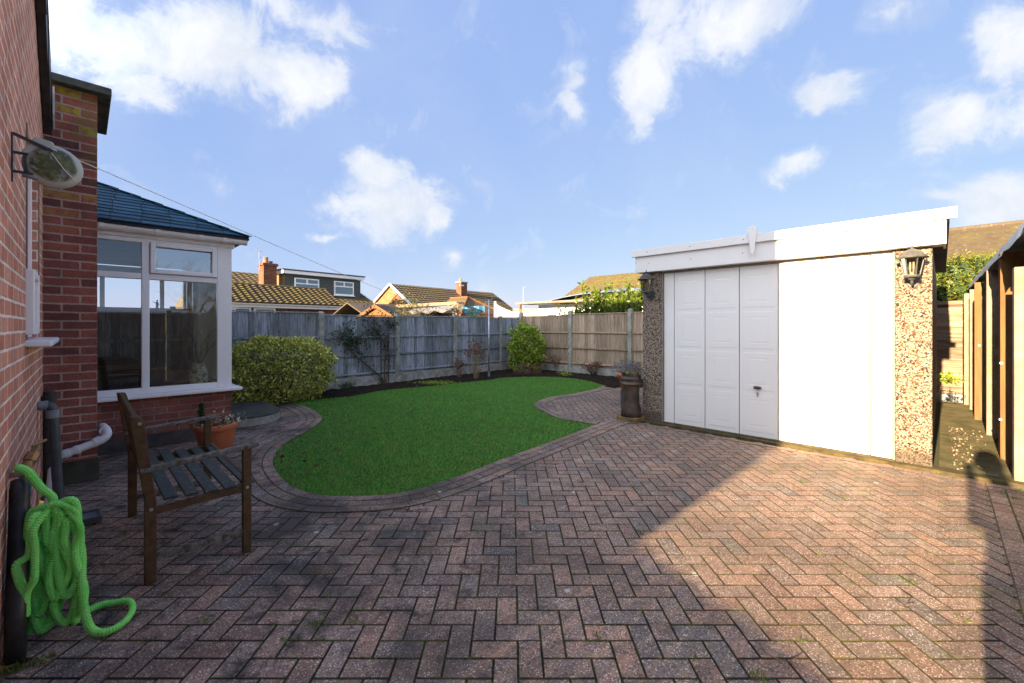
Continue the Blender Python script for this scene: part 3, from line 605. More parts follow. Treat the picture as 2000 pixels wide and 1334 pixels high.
# ------------------------------------------------------------ building parts
def window_part(parent, mat_f, mat_g, ax, p, u0, u1, z0, z1, fw=.055, d=.06, mull=(), trans=(), name='window', sign=-1):
    """frame in plane ax=p from u0..u1, z0..z1 ; sign: which way is outside"""
    f = MB()
    def bx(a0, a1, b0, b1, e=0.0):
        lo, hi = sorted((p - sign * e * 0, p + sign * (d + e)))
        (f.box(lo, hi, a0, a1, b0, b1) if ax == 'x' else f.box(a0, a1, lo, hi, b0, b1))
    bx(u0, u0 + fw, z0, z1); bx(u1 - fw, u1, z0, z1); bx(u0 + fw, u1 - fw, z0, z0 + fw); bx(u0 + fw, u1 - fw, z1 - fw, z1)
    for q in mull: bx(q - fw / 2, q + fw / 2, z0 + fw, z1 - fw, -.001)
    for (t, ua, ub) in trans: bx(ua, ub, t - fw / 2, t + fw / 2, -.002)
    o = f.build(name, mat_f, parent, bevel=.004)
    g = MB(); pg = p + sign * d * .45
    (g.add([(pg, u0 + .01, z0 + .01), (pg, u1 - .01, z0 + .01), (pg, u1 - .01, z1 - .01), (pg, u0 + .01, z1 - .01)], [(0, 1, 2, 3)]) if ax == 'x' else
     g.add([(u0 + .01, pg, z0 + .01), (u1 - .01, pg, z0 + .01), (u1 - .01, pg, z1 - .01), (u0 + .01, pg, z1 - .01)], [(0, 1, 2, 3)]))
    g.build('pane', mat_g, o); return o
def tiled(parent, mat, A, U, V, lu, lv, name='roof', tw=.30, row=.30, amp=.022, step=.03, res=4, cut=None, thick=.05):
    """tiles laid from eaves point A along unit U (length lu) and up the slope along unit V (length lv)"""
    A, U, V = Vector(A), Vector(U).normalized(), Vector(V).normalized(); Nn = U.cross(V).normalized()
    if Nn.z < 0: Nn = -Nn
    nr = max(1, round(lv / row)); rw = lv / nr; nu = max(4, int(lu / tw * res)); m = MB()
    for r in range(nr):
        vs = []; v0, v1 = r * rw, (r + 1) * rw
        off = 0 if r % 2 == 0 else .5
        for i in range(nu + 1):
            u = i / nu * lu; ph = (u / tw + off * 0) * 2 * math.pi; h = amp * (0.5 + 0.5 * math.cos(ph)) + random.uniform(-.002, .002)
            us = u
            if cut: 
                lo, hi = cut(v0); lo2, hi2 = cut(v1); ua = min(max(u, lo), hi); ub = min(max(u, lo2), hi2)
            else: ua = ub = u
            vs += [A + U * ua + V * v0 + Nn * (h - .02), A + U * ua + V * v0 + Nn * (h + step), A + U * ub + V * (v1 + .005) + Nn * h]
        fs = []
        for i in range(nu):
            a = i * 3; b = a + 3; fs += [(a, b, b + 1, a + 1), (a + 1, b + 1, b + 2, a + 2)]
        m.add(vs, fs)
    return m.build(name, mat, parent)

# ---- the house on the left
house = thing('brick_house', 'red brick house wall running along the left edge with black verge', 'house', K, (-.235, 1.497, 0))
BW, HE = -.235, 5.374
m = MB()    # gable wall in the plane b = BW with a window opening
wy0, wy1, wz0, wz1 = 3.86, 4.84, 1.30, 2.56
def rz(a): return 3.16 + (HE - a) * .72
def wallquad(a0, a1, z0, z1, top=False):
    zt0, zt1 = (rz(a0), rz(a1)) if top else (z1, z1)
    m.add([(BW, a0, z0), (BW, a1, z0), (BW, a1, zt1), (BW, a0, zt0)], [(0, 1, 2, 3)])
wallquad(1.497, wy0, 0, 0, True); wallquad(wy1, HE, 0, 0, True); wallquad(wy0, wy1, 0, wz0); wallquad(wy0, wy1, wz1, 0, True)
for (p, q) in (((wy0, wz0), (wy0, wz1)), ((wy0, wz1), (wy1, wz1)), ((wy1, wz1), (wy1, wz0)), ((wy1, wz0), (wy0, wz0))):
    m.add([(BW, p[0], p[1]), (BW, q[0], q[1]), (BW - .12, q[0], q[1]), (BW - .12, p[0], p[1])], [(0, 1, 2, 3)])
m.add([(BW, 1.497, 0), (BW - 6.5, 1.497, 0), (BW - 6.5, 1.497, rz(1.497)), (BW, 1.497, rz(1.497))], [(0, 1, 2, 3)])
m.add([(BW - .5, wy0 - .3, 1.0), (BW - .5, wy1 + .3, 1.0), (BW - .5, wy1 + .3, 2.9), (BW - .5, wy0 - .3, 2.9)], [(0, 1, 2, 3)])
m.build('wall', M_BRICK, house)
# roof of the wing and of the main range behind (they cast the long shade)
t0 = 1.33; m = MB(); rm = tiled(house, M_TILE2, (BW - 6.5, HE + .12, rz(HE + .12) + .03), (1, 0, 0), (0, -1, .72), 6.5 + .06, math.hypot(HE + .12 - t0, (HE + .12 - t0) * .72), 'roof', amp=.02)
MB().prism([(HE + .1, rz(HE + .1) - .02), (HE + .1, rz(HE + .1) + .02), (t0, rz(t0) + .02), (t0, rz(t0) - .02)], 'x', BW - 6.5, BW + .02).build('roof_deck', M_BLACK, house)
v = MB()
for k in range(9):      # overlapping black verge units climbing the gable
    a1 = HE + .06 - k * .30; a0 = a1 - .31
    v.prism([(a1, rz(a1) - .16), (a1, rz(a1) + .06), (a0, rz(a0) + .10), (a0, rz(a0) - .12)], 'x', BW + .004, BW + .052 + .006 * (k % 2))
v.build('verge', M_BLACK, house, bevel=.004)
MB().prism([(HE - .005, rz(HE) - .10), (HE - .005, rz(HE) + .20), (HE - .12, rz(HE - .12) + .14), (HE - .12, rz(HE - .12) - .09)], 'x', BW + .062, BW + .072).build('flashing', M_GREYP, house)
# main range with conservatory in front of it
m = MB(); m.box(-10.2, -2.0, HE + .6, 11, 0, 2.7); m.build('rear_wall', M_CREAM, house)
m = MB(); m.prism([(-2.0 + .2, 2.6), (-6.2, 6.25), (-10.4, 2.6)], 'y', HE, 11.2); m.build('main_roof', M_TILE2, house)
# pier wall (the return)
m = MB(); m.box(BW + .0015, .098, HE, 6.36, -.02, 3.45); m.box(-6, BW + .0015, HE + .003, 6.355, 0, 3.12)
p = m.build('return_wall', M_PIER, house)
MB().box(BW - .3, .19, HE - .085, 6.42, 3.452, 3.52).build('coping', noisy('dark_coping', (0.03, 0.04, 0.035), (0.09, 0.10, 0.09), 12, .8, .3), p, bevel=.008)
MB().box(BW + .004, .112, HE - .012, HE - .001, 0, .20).build('plinth', M_STEP, p, bevel=.004)
# window in the gable wall
wd = window_part(house, M_UPVC, M_GLASS, 'x', BW - .10, wy0, wy1, wz0, wz1, fw=.06, d=.07, mull=(4.32,), sign=1)
MB().box(BW - .06, BW + .11, wy0 - .05, wy1 + .06, wz0 - .045, wz0 - .005).build('sill', M_UPVC, house, bevel=.012)
s = MB(); sa0, sa1, sz0, sz1 = 3.83, 4.28, wz0 + .03, wz0 + .42
s.box(BW - .02, BW + .035, sa0, sa0 + .05, sz0, sz1); s.box(BW - .02, BW + .035, sa1 - .05, sa1, sz0, sz1); s.box(BW - .02, BW + .035, sa0 + .05, sa1 - .05, sz0, sz0 + .05); s.box(BW - .02, BW + .035, sa0 + .05, sa1 - .05, sz1 - .05, sz1)
sw = s.build('vent_window', M_UPVC, house, bevel=.006)
MB().box(BW + .004, BW + .012, sa0 + .05, sa1 - .05, sz0 + .05, sz1 - .05).build('vent_pane', M_GLASS, sw)
# ragged mortar round the window
for (a, z0, z1) in ((wy1 + .012, wz0, wz1), (wy0 - .012, wz0, wz1)):
    k = z0; m = MB()
    while k < z1: 
        e = random.uniform(.02, .05); m.bar((BW + .003, a + random.uniform(-.006, .006), k), (BW + .003, a, k + e), .012 + random.uniform(0, .012), .008, up=(1, 0, 0)); k += e
    m.build('mortar_fillet', M_CONCP, house)

# ---- conservatory
cons = thing('conservatory', 'white framed conservatory with blue slate roof on a brick dwarf wall', 'conservatory', K, (-2.0, 6.364, 0))
CA, CB, CZ = 6.364, 1.339, 9.6
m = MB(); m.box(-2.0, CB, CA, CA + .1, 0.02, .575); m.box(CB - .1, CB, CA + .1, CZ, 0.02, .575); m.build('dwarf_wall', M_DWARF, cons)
MB().box(-2.0, CB + .012, CA - .012, CA - .001, 0, .155).build('plinth_course', M_BLUEST, cons, bevel=.004)
MB().box(-2.0, CB - .1, CA + .1, CZ - .1, -.01, .03).build('floor', noisy('floor_tiles', (0.12, 0.08, 0.06), (0.2, 0.14, 0.1), 3), cons)
MB().box(-2.0, CB + .10, CA - .11, CA + .06, .575, .615).build('sill', M_UPVC, cons, bevel=.01)
MB().box(CB + .001, CB + .09, CA + .06, CZ, .577, .613).build('side_sill', M_UPVC, cons, bevel=.008)
EZ = 2.365   # head of the frames
f = MB(); D0, D1 = CA - .02, CA + .05
cy_ = lambda x, z=0: None
mull = .507
def fb(x0, x1, z0, z1, p=0.0): f.box(x0, x1, D0 - p, D1, z0, z1)
# x(b) positions of the mullions, from the photograph: corner post, wide mullion, and further bays hidden behind the pier
fb(CB - .155, CB, .615, EZ); fb(mull - .035, mull + .035, .615, EZ, .004); fb(-1.0, -.93, .615, EZ)
fb(-2, CB - .155, .6155, .685, .002); fb(-2, CB - .155, EZ - .05, EZ, .002)
fb(mull + .035, CB - .155, 1.908, 1.975, .0); fb(-.93, mull - .035, 1.908, 1.975, .0)
f.build('window_frame', M_UPVC, cons, bevel=.008)
s = MB(); a, b_, c, d = mull + .040, CB - .160, 1.980, EZ - .030     # opening top light, proud of the frame
for (x0, x1, z0, z1) in ((a, a + .05, c, d), (b_ - .05, b_, c, d), (a + .05, b_ - .05, c, c + .05), (a + .05, b_ - .05, d - .05, d)): s.box(x0, x1, D0 - .028, D0 + .02, z0, z1)
s.build('top_light', M_UPVC, cons, bevel=.008)
M_GLASST = glassmat('tilted_top_light_glass', refl=3.2)
def pane(x0, x1, z0, z1): MB().add([(x0, CA + .015, z0), (x1, CA + .015, z0), (x1, CA + .015, z1), (x0, CA + .015, z1)], [(0, 1, 2, 3)]).build('pane', M_GLASST if (z0 > 1.7 and x0 > 0) else M_GLASS, cons)
for (x0, x1) in ((-.93, mull - .035), (mull + .035, CB - .155)):
    pane(x0 - .01, x1 + .01, .68, 1.915); pane(x0 - .01, x1 + .01, 1.97, EZ - .04)
f = MB()      # side glazing b = CB and far side a = CZ
for a in (CA + .55, CA + 1.1, CA + 1.65, CA + 2.2, CA + 2.75): f.box(CB - .07, CB, a, a + .07, .615, EZ)
f.box(CB - .07, CB, CZ - .1, CZ, .6, EZ); f.box(CB - .071, CB - .001, CA + .05, CZ - .1, .6155, .68); f.box(CB - .071, CB - .001, CA + .05, CZ - .1, EZ - .08, EZ)
f.box(-2, CB - .07, CZ - .07, CZ, EZ - .13, EZ); f.box(-2, CB - .07, CZ - .07, CZ - .002, 1.63, 1.69)
for b in (-1.3, -.55, .2, .95): f.box(b, b + .06, CZ - .068, CZ - .004, 1.69, EZ - .13)
f.build('side_frame', M_UPVC, cons, bevel=.005)
MB().add([(CB - .03, CA + .1, .65), (CB - .03, CZ - .1, .65), (CB - .03, CZ - .1, EZ - .05), (CB - .03, CA + .1, EZ - .05)], [(0, 1, 2, 3)]).build('side_pane', M_GLASS, cons)
m = MB(); m.box(-2, CB - .07, CZ - .1, CZ + .04, 0, 1.63); m.build('inner_wall', M_CREAM, cons)
MB().box(-2, CB - .072, CZ - .28, CZ - .101, 1.6, 1.63).build('shelf', M_UPVC, cons, bevel=.004)
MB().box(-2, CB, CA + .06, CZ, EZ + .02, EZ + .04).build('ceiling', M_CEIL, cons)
m = MB(); m.box(-2, CB + .03, CA - .035, CA + .02, EZ, EZ + .105); m.box(CB - .02, CB + .029, CA + .02, CZ, EZ, EZ + .103); m.build('fascia', M_UPVC, cons, bevel=.006)
# gutter: half round with union clips
g = MB(); GZ = 2.46; prof = [(.055 * math.cos(t), .055 * math.sin(t)) for t in np.linspace(math.pi, 2 * math.pi, 9)] + [(.052 * math.cos(t) , .052 * math.sin(t) + .004) for t in np.linspace(2 * math.pi, math.pi, 9)]
gy = CA - .092
g.prism([(gy + u, GZ + v) for u, v in prof], 'x', -2, CB + .14)
g.prism([(gy + .056 * math.cos(t), GZ + .056 * math.sin(t)) for t in np.linspace(math.pi, 2 * math.pi, 9)], 'x', CB + .141, CB + .146)
g.build('gutter', M_UPVC, cons, smooth=False)
for b in (.12, .58, .98, 1.22):
    g = MB(); pr = [(gy + .063 * math.cos(t), GZ + .063 * math.sin(t)) for t in np.linspace(math.pi * .97, 2.03 * math.pi, 11)]; g.prism(pr, 'x', b, b + .045); g.build('gutter_clip', M_UPVC, cons, bevel=.003)
# slate roof: four slopes; the front one is what the photo shows
EB, EA, EZZ, SL = CB + .16, CA - .16, 2.50, math.tan(R(27))
def slates(name, mapf, L, rise_run, hipR=True, hipL=False, edge='slate'):
    m = MB(); row = .118; w_ = .26; nr = int(rise_run / row)
    for r in range(nr):
        y = r * row; off = (r % 2) * w_ / 2; x = L - (y if hipR else 0); lim = (y if hipL else 0)
        first = True
        while x > lim + .02:
            ww = (w_ / 2 + .001 if (first and off) else w_) + random.uniform(-.012, .012); x0 = max(lim, x - ww); first = False
            y1 = y + row * 1.25; g_ = .0035; jt = random.uniform(-.006, .006)
            q = [(x0 + g_, y + jt), (x - g_, y + jt), (x - g_ - (row * 1.0 if hipR and x > L - y - .02 else 0), y1), (x0 + g_, y1)]
            if q[2][0] < q[3][0]: q[2] = q[3]
            P = [mapf(u, v_, .016 if i < 2 else .002) for i, (u, v_) in enumerate(q)]; B = [mapf(u, v_, .004 if i < 2 else -.006) for i, (u, v_) in enumerate(q)]
            m.add(P + B, [(0, 1, 2, 3), (0, 4, 5, 1), (1, 5, 6, 2), (3, 7, 4, 0)]); x = x0
    return m.build(name, M_SLATE, cons)
Lf = EB + 2.2
slates('roof_slates', lambda u, v_, h: (-2.2 + u, EA + v_, EZZ + v_ * SL + h), Lf, 1.75)
slates('side_roof_slates', lambda u, v_, h: (EB - v_, EA + 3.5 - u, EZZ + v_ * SL + h), 3.5, 1.75)
m = MB(); T = 1.75
m.add([(-2.2, EA, EZZ - .01), (EB, EA, EZZ - .01), (EB - T, EA + T, EZZ + T * SL - .01), (-2.2, EA + T, EZZ + T * SL - .01), (EB, EA + 3.5, EZZ - .01), (-2.2, EA, EZZ - .035), (EB, EA, EZZ - .035), (EB, EA + 3.5, EZZ - .035), (-2.2, EA + 3.5, EZZ - .03), (-2.2, EA + 3.5, EZZ - .01)],
      [(0, 1, 2, 3), (1, 4, 2), (0, 5, 6, 1), (1, 6, 7, 4), (5, 8, 7, 6), (3, 2, 4, 9)])
m.build('roof_deck', M_SLATEEDGE, cons)
m = MB()
for k in range(9):     # hip caps
    t = k * .2; t1 = t + .22; p0 = (EB - t, EA + t, EZZ + t * SL + .022); p1 = (EB - t1, EA + t1, EZZ + t1 * SL + .010)
    if t1 < T + .1: m.bar(p0, p1, .10, .012)
m.build('hip_caps', M_SLATE, cons)

# ---- things inside the conservatory
def wicker(name, b0, b1, a, h, label):
    t = thing(name, label, 'sofa', K, ((b0 + b1) / 2, a, .03))
    pts = []; n = 14
    top = [(b0 + (b1 - b0) * i / n, h - .16 * abs(2 * i / n - 1) ** 3.2) for i in range(n + 1)]
    MB().prism([(b0, .25)] + top + [(b1, .25)], 'y', a, a + .09).build('backrest', M_WICKER, t, bevel=.03)
    MB().box(b0 + .02, b1 - .02, a + .09, a + .65, .2, .42).build('seat', M_WICKER, t, bevel=.03)
    MB().box(b0 - .02, b0 + .08, a + .09, a + .68, .2, .62).build('armrest', M_WICKER, t, bevel=.03); MB().box(b1 - .08, b1 + .02, a + .09, a + .68, .2, .62).build('armrest', M_WICKER, t, bevel=.03)
    for b in (b0 + .05, b1 - .05):
        for aa in (a + .05, a + .6): MB().tube([(b, aa, .03), (b, aa, .21)], .025).build('foot', M_WICKER, t)
wicker('wicker_sofa', -.75, 1.02, 6.62, .93, 'dark wicker sofa back right behind the conservatory glass')
wicker('wicker_armchair', -.35, .72, 8.3, .95, 'second dark wicker seat deeper inside the conservatory')
t = thing('vase', 'crackled green and cream vase on the conservatory window ledge', 'vase', K, (1.02, 6.50, .616))
MB().lathe([(.055, .616), (.085, .66), (.10, .74), (.092, .82), (.065, .88), (.062, .905), (.07, .92), (.06, .92), (.055, .89), (.04, .8)], (1.02, 6.50, 0), 24).build('body', M_VASE, t, smooth=True)
t = thing('twig_arrangement', 'bare twisted twigs standing in the green vase', 'twigs', K, (1.02, 6.50, .9))
def twigtree(m, p, d, L, r, depth, spread=.5, wob=.25):
    if depth == 0 or r < .0006: return
    pts = [Vector(p)]; d = Vector(d).normalized(); k = 5
    for i in range(k):
        d = (d + Vector([random.gauss(0, wob * .35) for _ in range(3)])).normalized(); pts.append(pts[-1] + d * L / k)
    m.tube(pts, [r * (1 - .45 * i / k) for i in range(k + 1)], 5 if r < .03 else 8, cap=False)
    for _ in range(random.choice((2, 3))):
        i = random.choice(range(2, k + 1)); nd = (d + Vector([random.gauss(0, spread) for _ in range(3)])).normalized()
        twigtree(m, pts[i], nd, L * random.uniform(.6, .85), r * .6, depth - 1, spread, wob)
m = MB()
for k in range(8):
    th = random.uniform(0, 6.28); twigtree(m, (1.02, 6.5, .88), (math.cos(th) * .38, math.sin(th) * .12, 1), .34, .0022, 3, .3)
m.build('twigs', M_TWIG, t)
t = thing('figurine', 'small dark standing figurine with raised arm on the conservatory shelf', 'figurine', K, (.90, 9.40, 1.63))
m = MB(); m.box(.46, .66, 9.36, 9.46, 1.63, 1.65); m.tube([(.53, 9.4, 1.65), (.54, 9.4, 1.78), (.565, 9.4, 1.88)], [.02, .022, .03], 8); m.tube([(.60, 9.4, 1.65), (.59, 9.4, 1.78), (.565, 9.4, 1.88)], [.02, .022, .03], 8)
m.tube([(.565, 9.4, 1.86), (.56, 9.4, 1.98), (.57, 9.4, 2.03)], [.035, .045, .02], 8); m.lathe([(.001, 2.03), (.028, 2.045), (.03, 2.075), (.001, 2.1)], (.57, 9.4, 0), 10); m.tube([(.55, 9.4, 2.0), (.49, 9.4, 1.98), (.43, 9.4, 2.03)], .012, 6); m.tube([(.59, 9.4, 1.99), (.62, 9.4, 1.92), (.60, 9.4, 1.86)], .012, 6)
m.v = [((v[0] - .565) * .42 + .90, (v[1] - 9.4) * .42 + 9.4, (v[2] - 1.63) * .42 + 1.63) for v in m.v]; m.build('figure', M_BLACK, t, smooth=True)
tag(MB().box(1.07, 1.15, 9.38, 9.44, 1.631, 1.72).build('ornament_box', M_BLACK, fr=K, base=(1.11, 9.41, 1.63), bevel=.01), 'small square dark ornament on the shelf right of the figurine', 'ornament')
t = thing('table_lamp', 'lamp with turquoise patterned shade behind the left top pane', 'lamp', K, (-.42, 7.4, .03))
m = MB(); m.tube([(-.42, 7.4, .03), (-.42, 7.4, 1.95)], .015); m.build('stand', M_BLACK, t)
MB().lathe([(.13, 1.98), (.13, 2.14), (.12, 2.14)], (-.42, 7.4, 0), 20).build('shade', M_TEAL, t); MB().lathe([(.10, 1.82), (.11, 1.98)], (-.42, 7.4, 0), 20).build('shade_lining', M_CREAM, t)
t = thing('wall_clock', 'dark round clock seen edge on beside the pier inside the glass', 'clock', K, (-.02, 6.62, 1.25))
MB().lathe([(.22, 0), (.22, .05), (.19, .05), (.19, .02), (.001, .02)], (-.06, 6.64, 1.37), 28, 'y').build('case', M_DKGREY, t)
tag(MB().tube([(.86, 9.2, .6), (.90, 9.35, 1.1), (.93, 9.35, 1.12)], .014, 8).build('walking_stick', M_STEEL, fr=K, base=(.86, 9.2, .03), smooth=True), 'pale walking stick leaning on the cream wall inside the conservatory', 'stick')
m = MB()
for i in range(12):
    a = CA + .25 + i * .10; m.add([(CB - .13, a, .7), (CB - .10, a + .075, .7), (CB - .10, a + .075, EZ - .12), (CB - .13, a, EZ - .12)], [(0, 1, 2, 3)])
tag(m.build('vertical_blind', noisy('blind_fabric', (0.55, 0.57, 0.52), (0.62, 0.63, 0.58), 4, .8, 0, trans=.7), fr=K, base=(CB - .13, CA + .25, .7)), 'pale vertical blind along the side windows of the conservatory', 'blind')

# ---- doorstep beside the conservatory
t = thing('doorstep', 'low dark rounded doorstep with pale worn edge beside the conservatory', 'step', K, (CB + .12, 7.5, 0))
poly = [(CB + .095, 6.75), (1.62, 6.72)] + [(1.62 + .52 * math.sin(q), 7.24 - .52 * math.cos(q)) for q in np.linspace(.1, 1.57, 8)] + [(2.14, 8.1), (CB + .095, 8.3)]
MB().prism(poly, 'z', 0, .105).build('riser', M_CONC, t, bevel=.004); MB().prism([(u + (0 if u < 1.5 else .012), v) for u, v in poly], 'z', .106, .13).build('tread', M_STEP, t, bevel=.006)

# ---- pipes, tap, drain
def pipe(name, pts, r, mat, base, label, cat='pipe', clips=(), cmat=None, n=14, ends=()):
    t = thing(name, label, cat, K, base); MB().tube(catmull(pts, False, 4), r, n).build('pipe', mat, t, smooth=True)
    for (c, q, rr, l) in clips:
        c = Vector(c); q = Vector(q).normalized() * l / 2; MB().tube([c - q, c + q], rr, n).build('collar', cmat or mat, t, bevel=.002)
    return t
pipe('waste_pipe', [(-.235, 4.78, .78), (-.20, 4.78, .782), (-.17, 4.775, .77), (-.155, 4.77, .72), (-.14, 4.74, .4), (-.12, 4.70, .0)], .030, M_DKGREY, (-.12, 4.70, 0), 'dark waste pipe with blue grey elbow leaning against the brick wall',
     clips=[((-.205, 4.78, .782), (1, 0, 0), .036, .05), ((-.157, 4.77, .715), (0, 0, 1), .038, .06)], cmat=M_BLUEG)
pipe('soil_pipe', [(-.19, 5.15, .0), (-.19, 5.15, .40), (-.19, 5.15, .76), (-.19, 5.15, .80)], .036, M_BLACK, (-.19, 5.15, 0), 'short black pipe with domed cap in the corner of wall and pier', clips=[((-.19, 5.15, .79), (0, 0, 1), .045, .05), ((-.19, 5.15, .83), (0, 0, 1), .036, .04)])
pipe('drain_pipe', [(.135, 5.50, .45), (.14, 5.42, .455), (.155, 5.35, .44), (.16, 5.32, .40), (.12, 5.305, .36), (.04, 5.295, .335), (-.05, 5.285, .305), (-.13, 5.28, .28), (-.16, 5.2, .24), (-.165, 4.75, .10), (-.16, 4.30, .03)], .033, M_GREYP, (.14, 5.40, 0), 'light grey waste pipe sloping across the foot of the brick pier',
     clips=[((.147, 5.36, .437), (0, 1, 0), .040, .05), ((.10, 5.30, .36), (1, .1, .45), .040, .05), ((-.03, 5.288, .310), (1, 0, .32), .040, .03), ((-.09, 5.283, .292), (1, 0, .32), .039, .04)])
tp = thing('garden_tap', 'weathered brass garden tap on the brick wall above the green hose', 'tap', K, (-.235, 3.02, .62))
MB().tube([(-.235, 3.00, .70), (-.19, 3.0, .70), (-.17, 3.0, .70)], .014, 12).build('spout_stub', M_STEEL, tp, smooth=True)
MB().tube([(-.19, 3.02, .64), (-.185, 3.03, .72), (-.150, 3.07, .80)], [.018, .022, .016], 12).build('body', M_BRASS, tp, smooth=True)
MB().tube([(-.175, 3.04, .745), (-.160, 3.06, .775)], .026, 8).build('nut', M_BRASS, tp)
MB().bar((-.165, 3.02, .815), (-.125, 3.12, .82), .012, .012).build('handle', M_BRASS, tp, bevel=.003)
MB().tube([(-.19, 3.02, .585), (-.19, 3.02, .64)], .024, 10).build('hose_connector', M_BLUE, tp)
t = thing('pipe_lagging', 'black plastic sleeve standing against the wall behind the green hose', 'pipe sleeve', K, (-.185, 2.78, 0))
MB().tube([(-.195, 2.70, .0), (-.195, 2.74, .2), (-.195, 2.86, .45), (-.195, 2.90, .66), (-.20, 2.90, .70)], [.032, .034, .034, .032, .022], 12).build('sleeve', M_BLACK, t, smooth=True)
t = thing('drain_gully', 'square dark grey drain gully at the foot of the wall', 'drain', K, (.0, 4.25, 0))
m = MB(); x0, y0 = -.09, 4.16
m.box(x0, x0 + .19, y0, y0 + .02, .008, .055); m.box(x0, x0 + .19, y0 + .17, y0 + .19, .008, .055); m.box(x0, x0 + .02, y0 + .02, y0 + .17, .008, .055); m.box(x0 + .17, x0 + .19, y0 + .02, y0 + .17, .008, .055); m.build('surround', M_DKGREY, t, bevel=.004)
m = MB(); [m.box(x0 + .02, x0 + .17, y0 + .025 + k * .018, y0 + .033 + k * .018, .03, .045) for k in range(8)]; m.build('grille', M_BLUEG, t)

# ---- green coiled hose
def hose():
    t = thing('garden_hose', 'bright green ribbed expanding hose hanging bunched on the wall tap', 'hose', K, (-.10, 2.78, 0))
    C = []   # centre line in K: x=b, y=a, z ; the bunch hangs from (−.17,2.95,.72)
    top = Vector((-.13, 2.80, .585)); path = [(-.19, 3.0, .72), (-.20, 2.92, .745), (-.17, 2.88, .73), (-.13, 2.84, .66), (-.09, 2.80, .60)]
    rnd = random.Random(5); offs = []
    nl = 10
    for i in range(nl):
        u = ((i * 3) % nl) / (nl - 1)
        lo = -.165 + .155 * u; ly = 2.73 + .11 * ((i * 7) % nl) / nl + rnd.uniform(-.01, .01); zb = rnd.uniform(.012, .20); zt = .60 - rnd.uniform(0, .05)
        q = lambda: rnd.uniform(-.026, .026)
        path += [(lo * .75 - .02, ly, zt - .04), (lo + q(), ly + q() * .5, zt - .14), (lo + q(), ly + q() * .5, zt - .25), (lo + q(), ly + q() * .5, zb + .10)]
        lx = lo + rnd.choice((-1, 1)) * rnd.uniform(.035, .065); lx = min(max(lx, -.175), .0)
        path += [((lo + lx) / 2, ly, zb)]
        path += [(lx, ly + .015, zb + .10), (lx + q(), ly + .02, zb + .22), (lx * .9 + q(), ly + .02, zt - .15), (lx * .7 - .03, ly + .01, zt)]
    path += [(-.03, 2.76, .5), (.0, 2.78, .36), (.0, 2.72, .22), (.01, 2.70, .10), (.03, 2.67, .035), (.07, 2.62, .025), (.13, 2.64, .025), (.17, 2.73, .025), (.165, 2.83, .025), (.11, 2.87, .025), (.06, 2.88, .03), (.0, 2.86, .03)]
    pts = catmull([Vector(p) for p in path], False, 16)
    # resample evenly, ribs from an alternating radius
    P = np.array(pts); s = np.concatenate([[0], np.cumsum(np.linalg.norm(np.diff(P, axis=0), axis=1))]); st = .0047
    ts = np.arange(0, s[-1], st); Q = np.stack([np.interp(ts, s, P[:, k]) for k in range(3)], 1)
    # smooth
    for _ in range(3): Q[1:-1] = (Q[:-2] + Q[1:-1] * 2 + Q[2:]) / 4
    fat = .0158 + .0018 * np.sin(ts * 9) 
    rad = [float(fat[i] * (1.0 if i % 2 == 0 else .84)) for i in range(len(Q))]
    Q[:, 0] = np.maximum(Q[:, 0], -.213); m = MB(); m.tube([tuple(q) for q in Q], rad, 10); m.build('hose', M_HOSE, t, smooth=False)
hose()

# ---- washing line reel on the wall
rl = thing('clothes_line_reel', 'round algae stained clothes line reel on a black wall bracket', 'clothes line reel', K, (-.10, 3.12, 2.17))
MB().lathe([(.001, -.045), (.05, -.045), (.085, -.036), (.102, -.018), (.106, 0), (.102, .018), (.085, .036), (.05, .045), (.001, .045)], (-.10, 3.12, 2.17), 32, 'y').build('drum', M_REEL, rl, smooth=True)
MB().prism([(-.205, 2.21), (-.16, 2.295), (-.10, 2.285), (-.09, 2.25), (-.13, 2.24), (-.19, 2.20)], 'y', 3.09, 3.15).build('housing', M_REEL, rl, bevel=.006)
m = MB(); m.bar((-.232, 3.09, 2.06), (-.232, 3.09, 2.29), .02, .006, up=(1, 0, 0)); m.bar((-.23, 3.08, 2.285), (-.10, 3.08, 2.235), .008, .014); m.bar((-.23, 3.09, 2.20), (-.165, 3.09, 2.20), .008, .012); m.bar((-.23, 3.09, 2.11), (-.165, 3.09, 2.11), .008, .012); m.bar((-.19, 3.09, 2.20), (-.19, 3.09, 2.11), .008, .012, up=(1, 0, 0))
m.build('bracket', M_BLACK, rl); MB().tube([(-.20, 3.10, 2.105), (-.15, 3.10, 2.10)], .014, 10).build('stopper', M_BLUEG, rl, smooth=True)
MB().tube([(-.105, 3.07, 2.225), (-.06, 3.068, 2.15), (-.02, 3.07, 2.105)], .0022, 6).build('loose_cord', M_LINE, rl)
px, py = G(955, 738); ptop = 2.085
P0 = K.w(-.105, 3.07, 2.245); P1 = Vector((px, py, ptop - .02))
m = MB(); n = 40; m.tube([tuple(P0.lerp(P1, i / n) - Vector((0, 0, .42 * 4 * (i / n) * (1 - i / n) * (0.55 + .9 * (i / n))))) for i in range(n + 1)], .0024, 6, cap=False)
tag(m.build('washing_line', M_LINE, base=tuple(P0)), 'thin white washing line stretched from the wall reel to the steel pole', 'washing line')
t = thing('washing_line_pole', 'slim galvanised steel pole standing at the far edge of the lawn', 'pole', W, (px, py, 0))
MB().tube([(px, py, -.01), (px, py, ptop)], .021, 12).build('pole', M_STEEL, t, smooth=True); MB().tube([(px, py, .0), (px, py, .16)], .03, 12).build('socket', M_BLUEG, t)
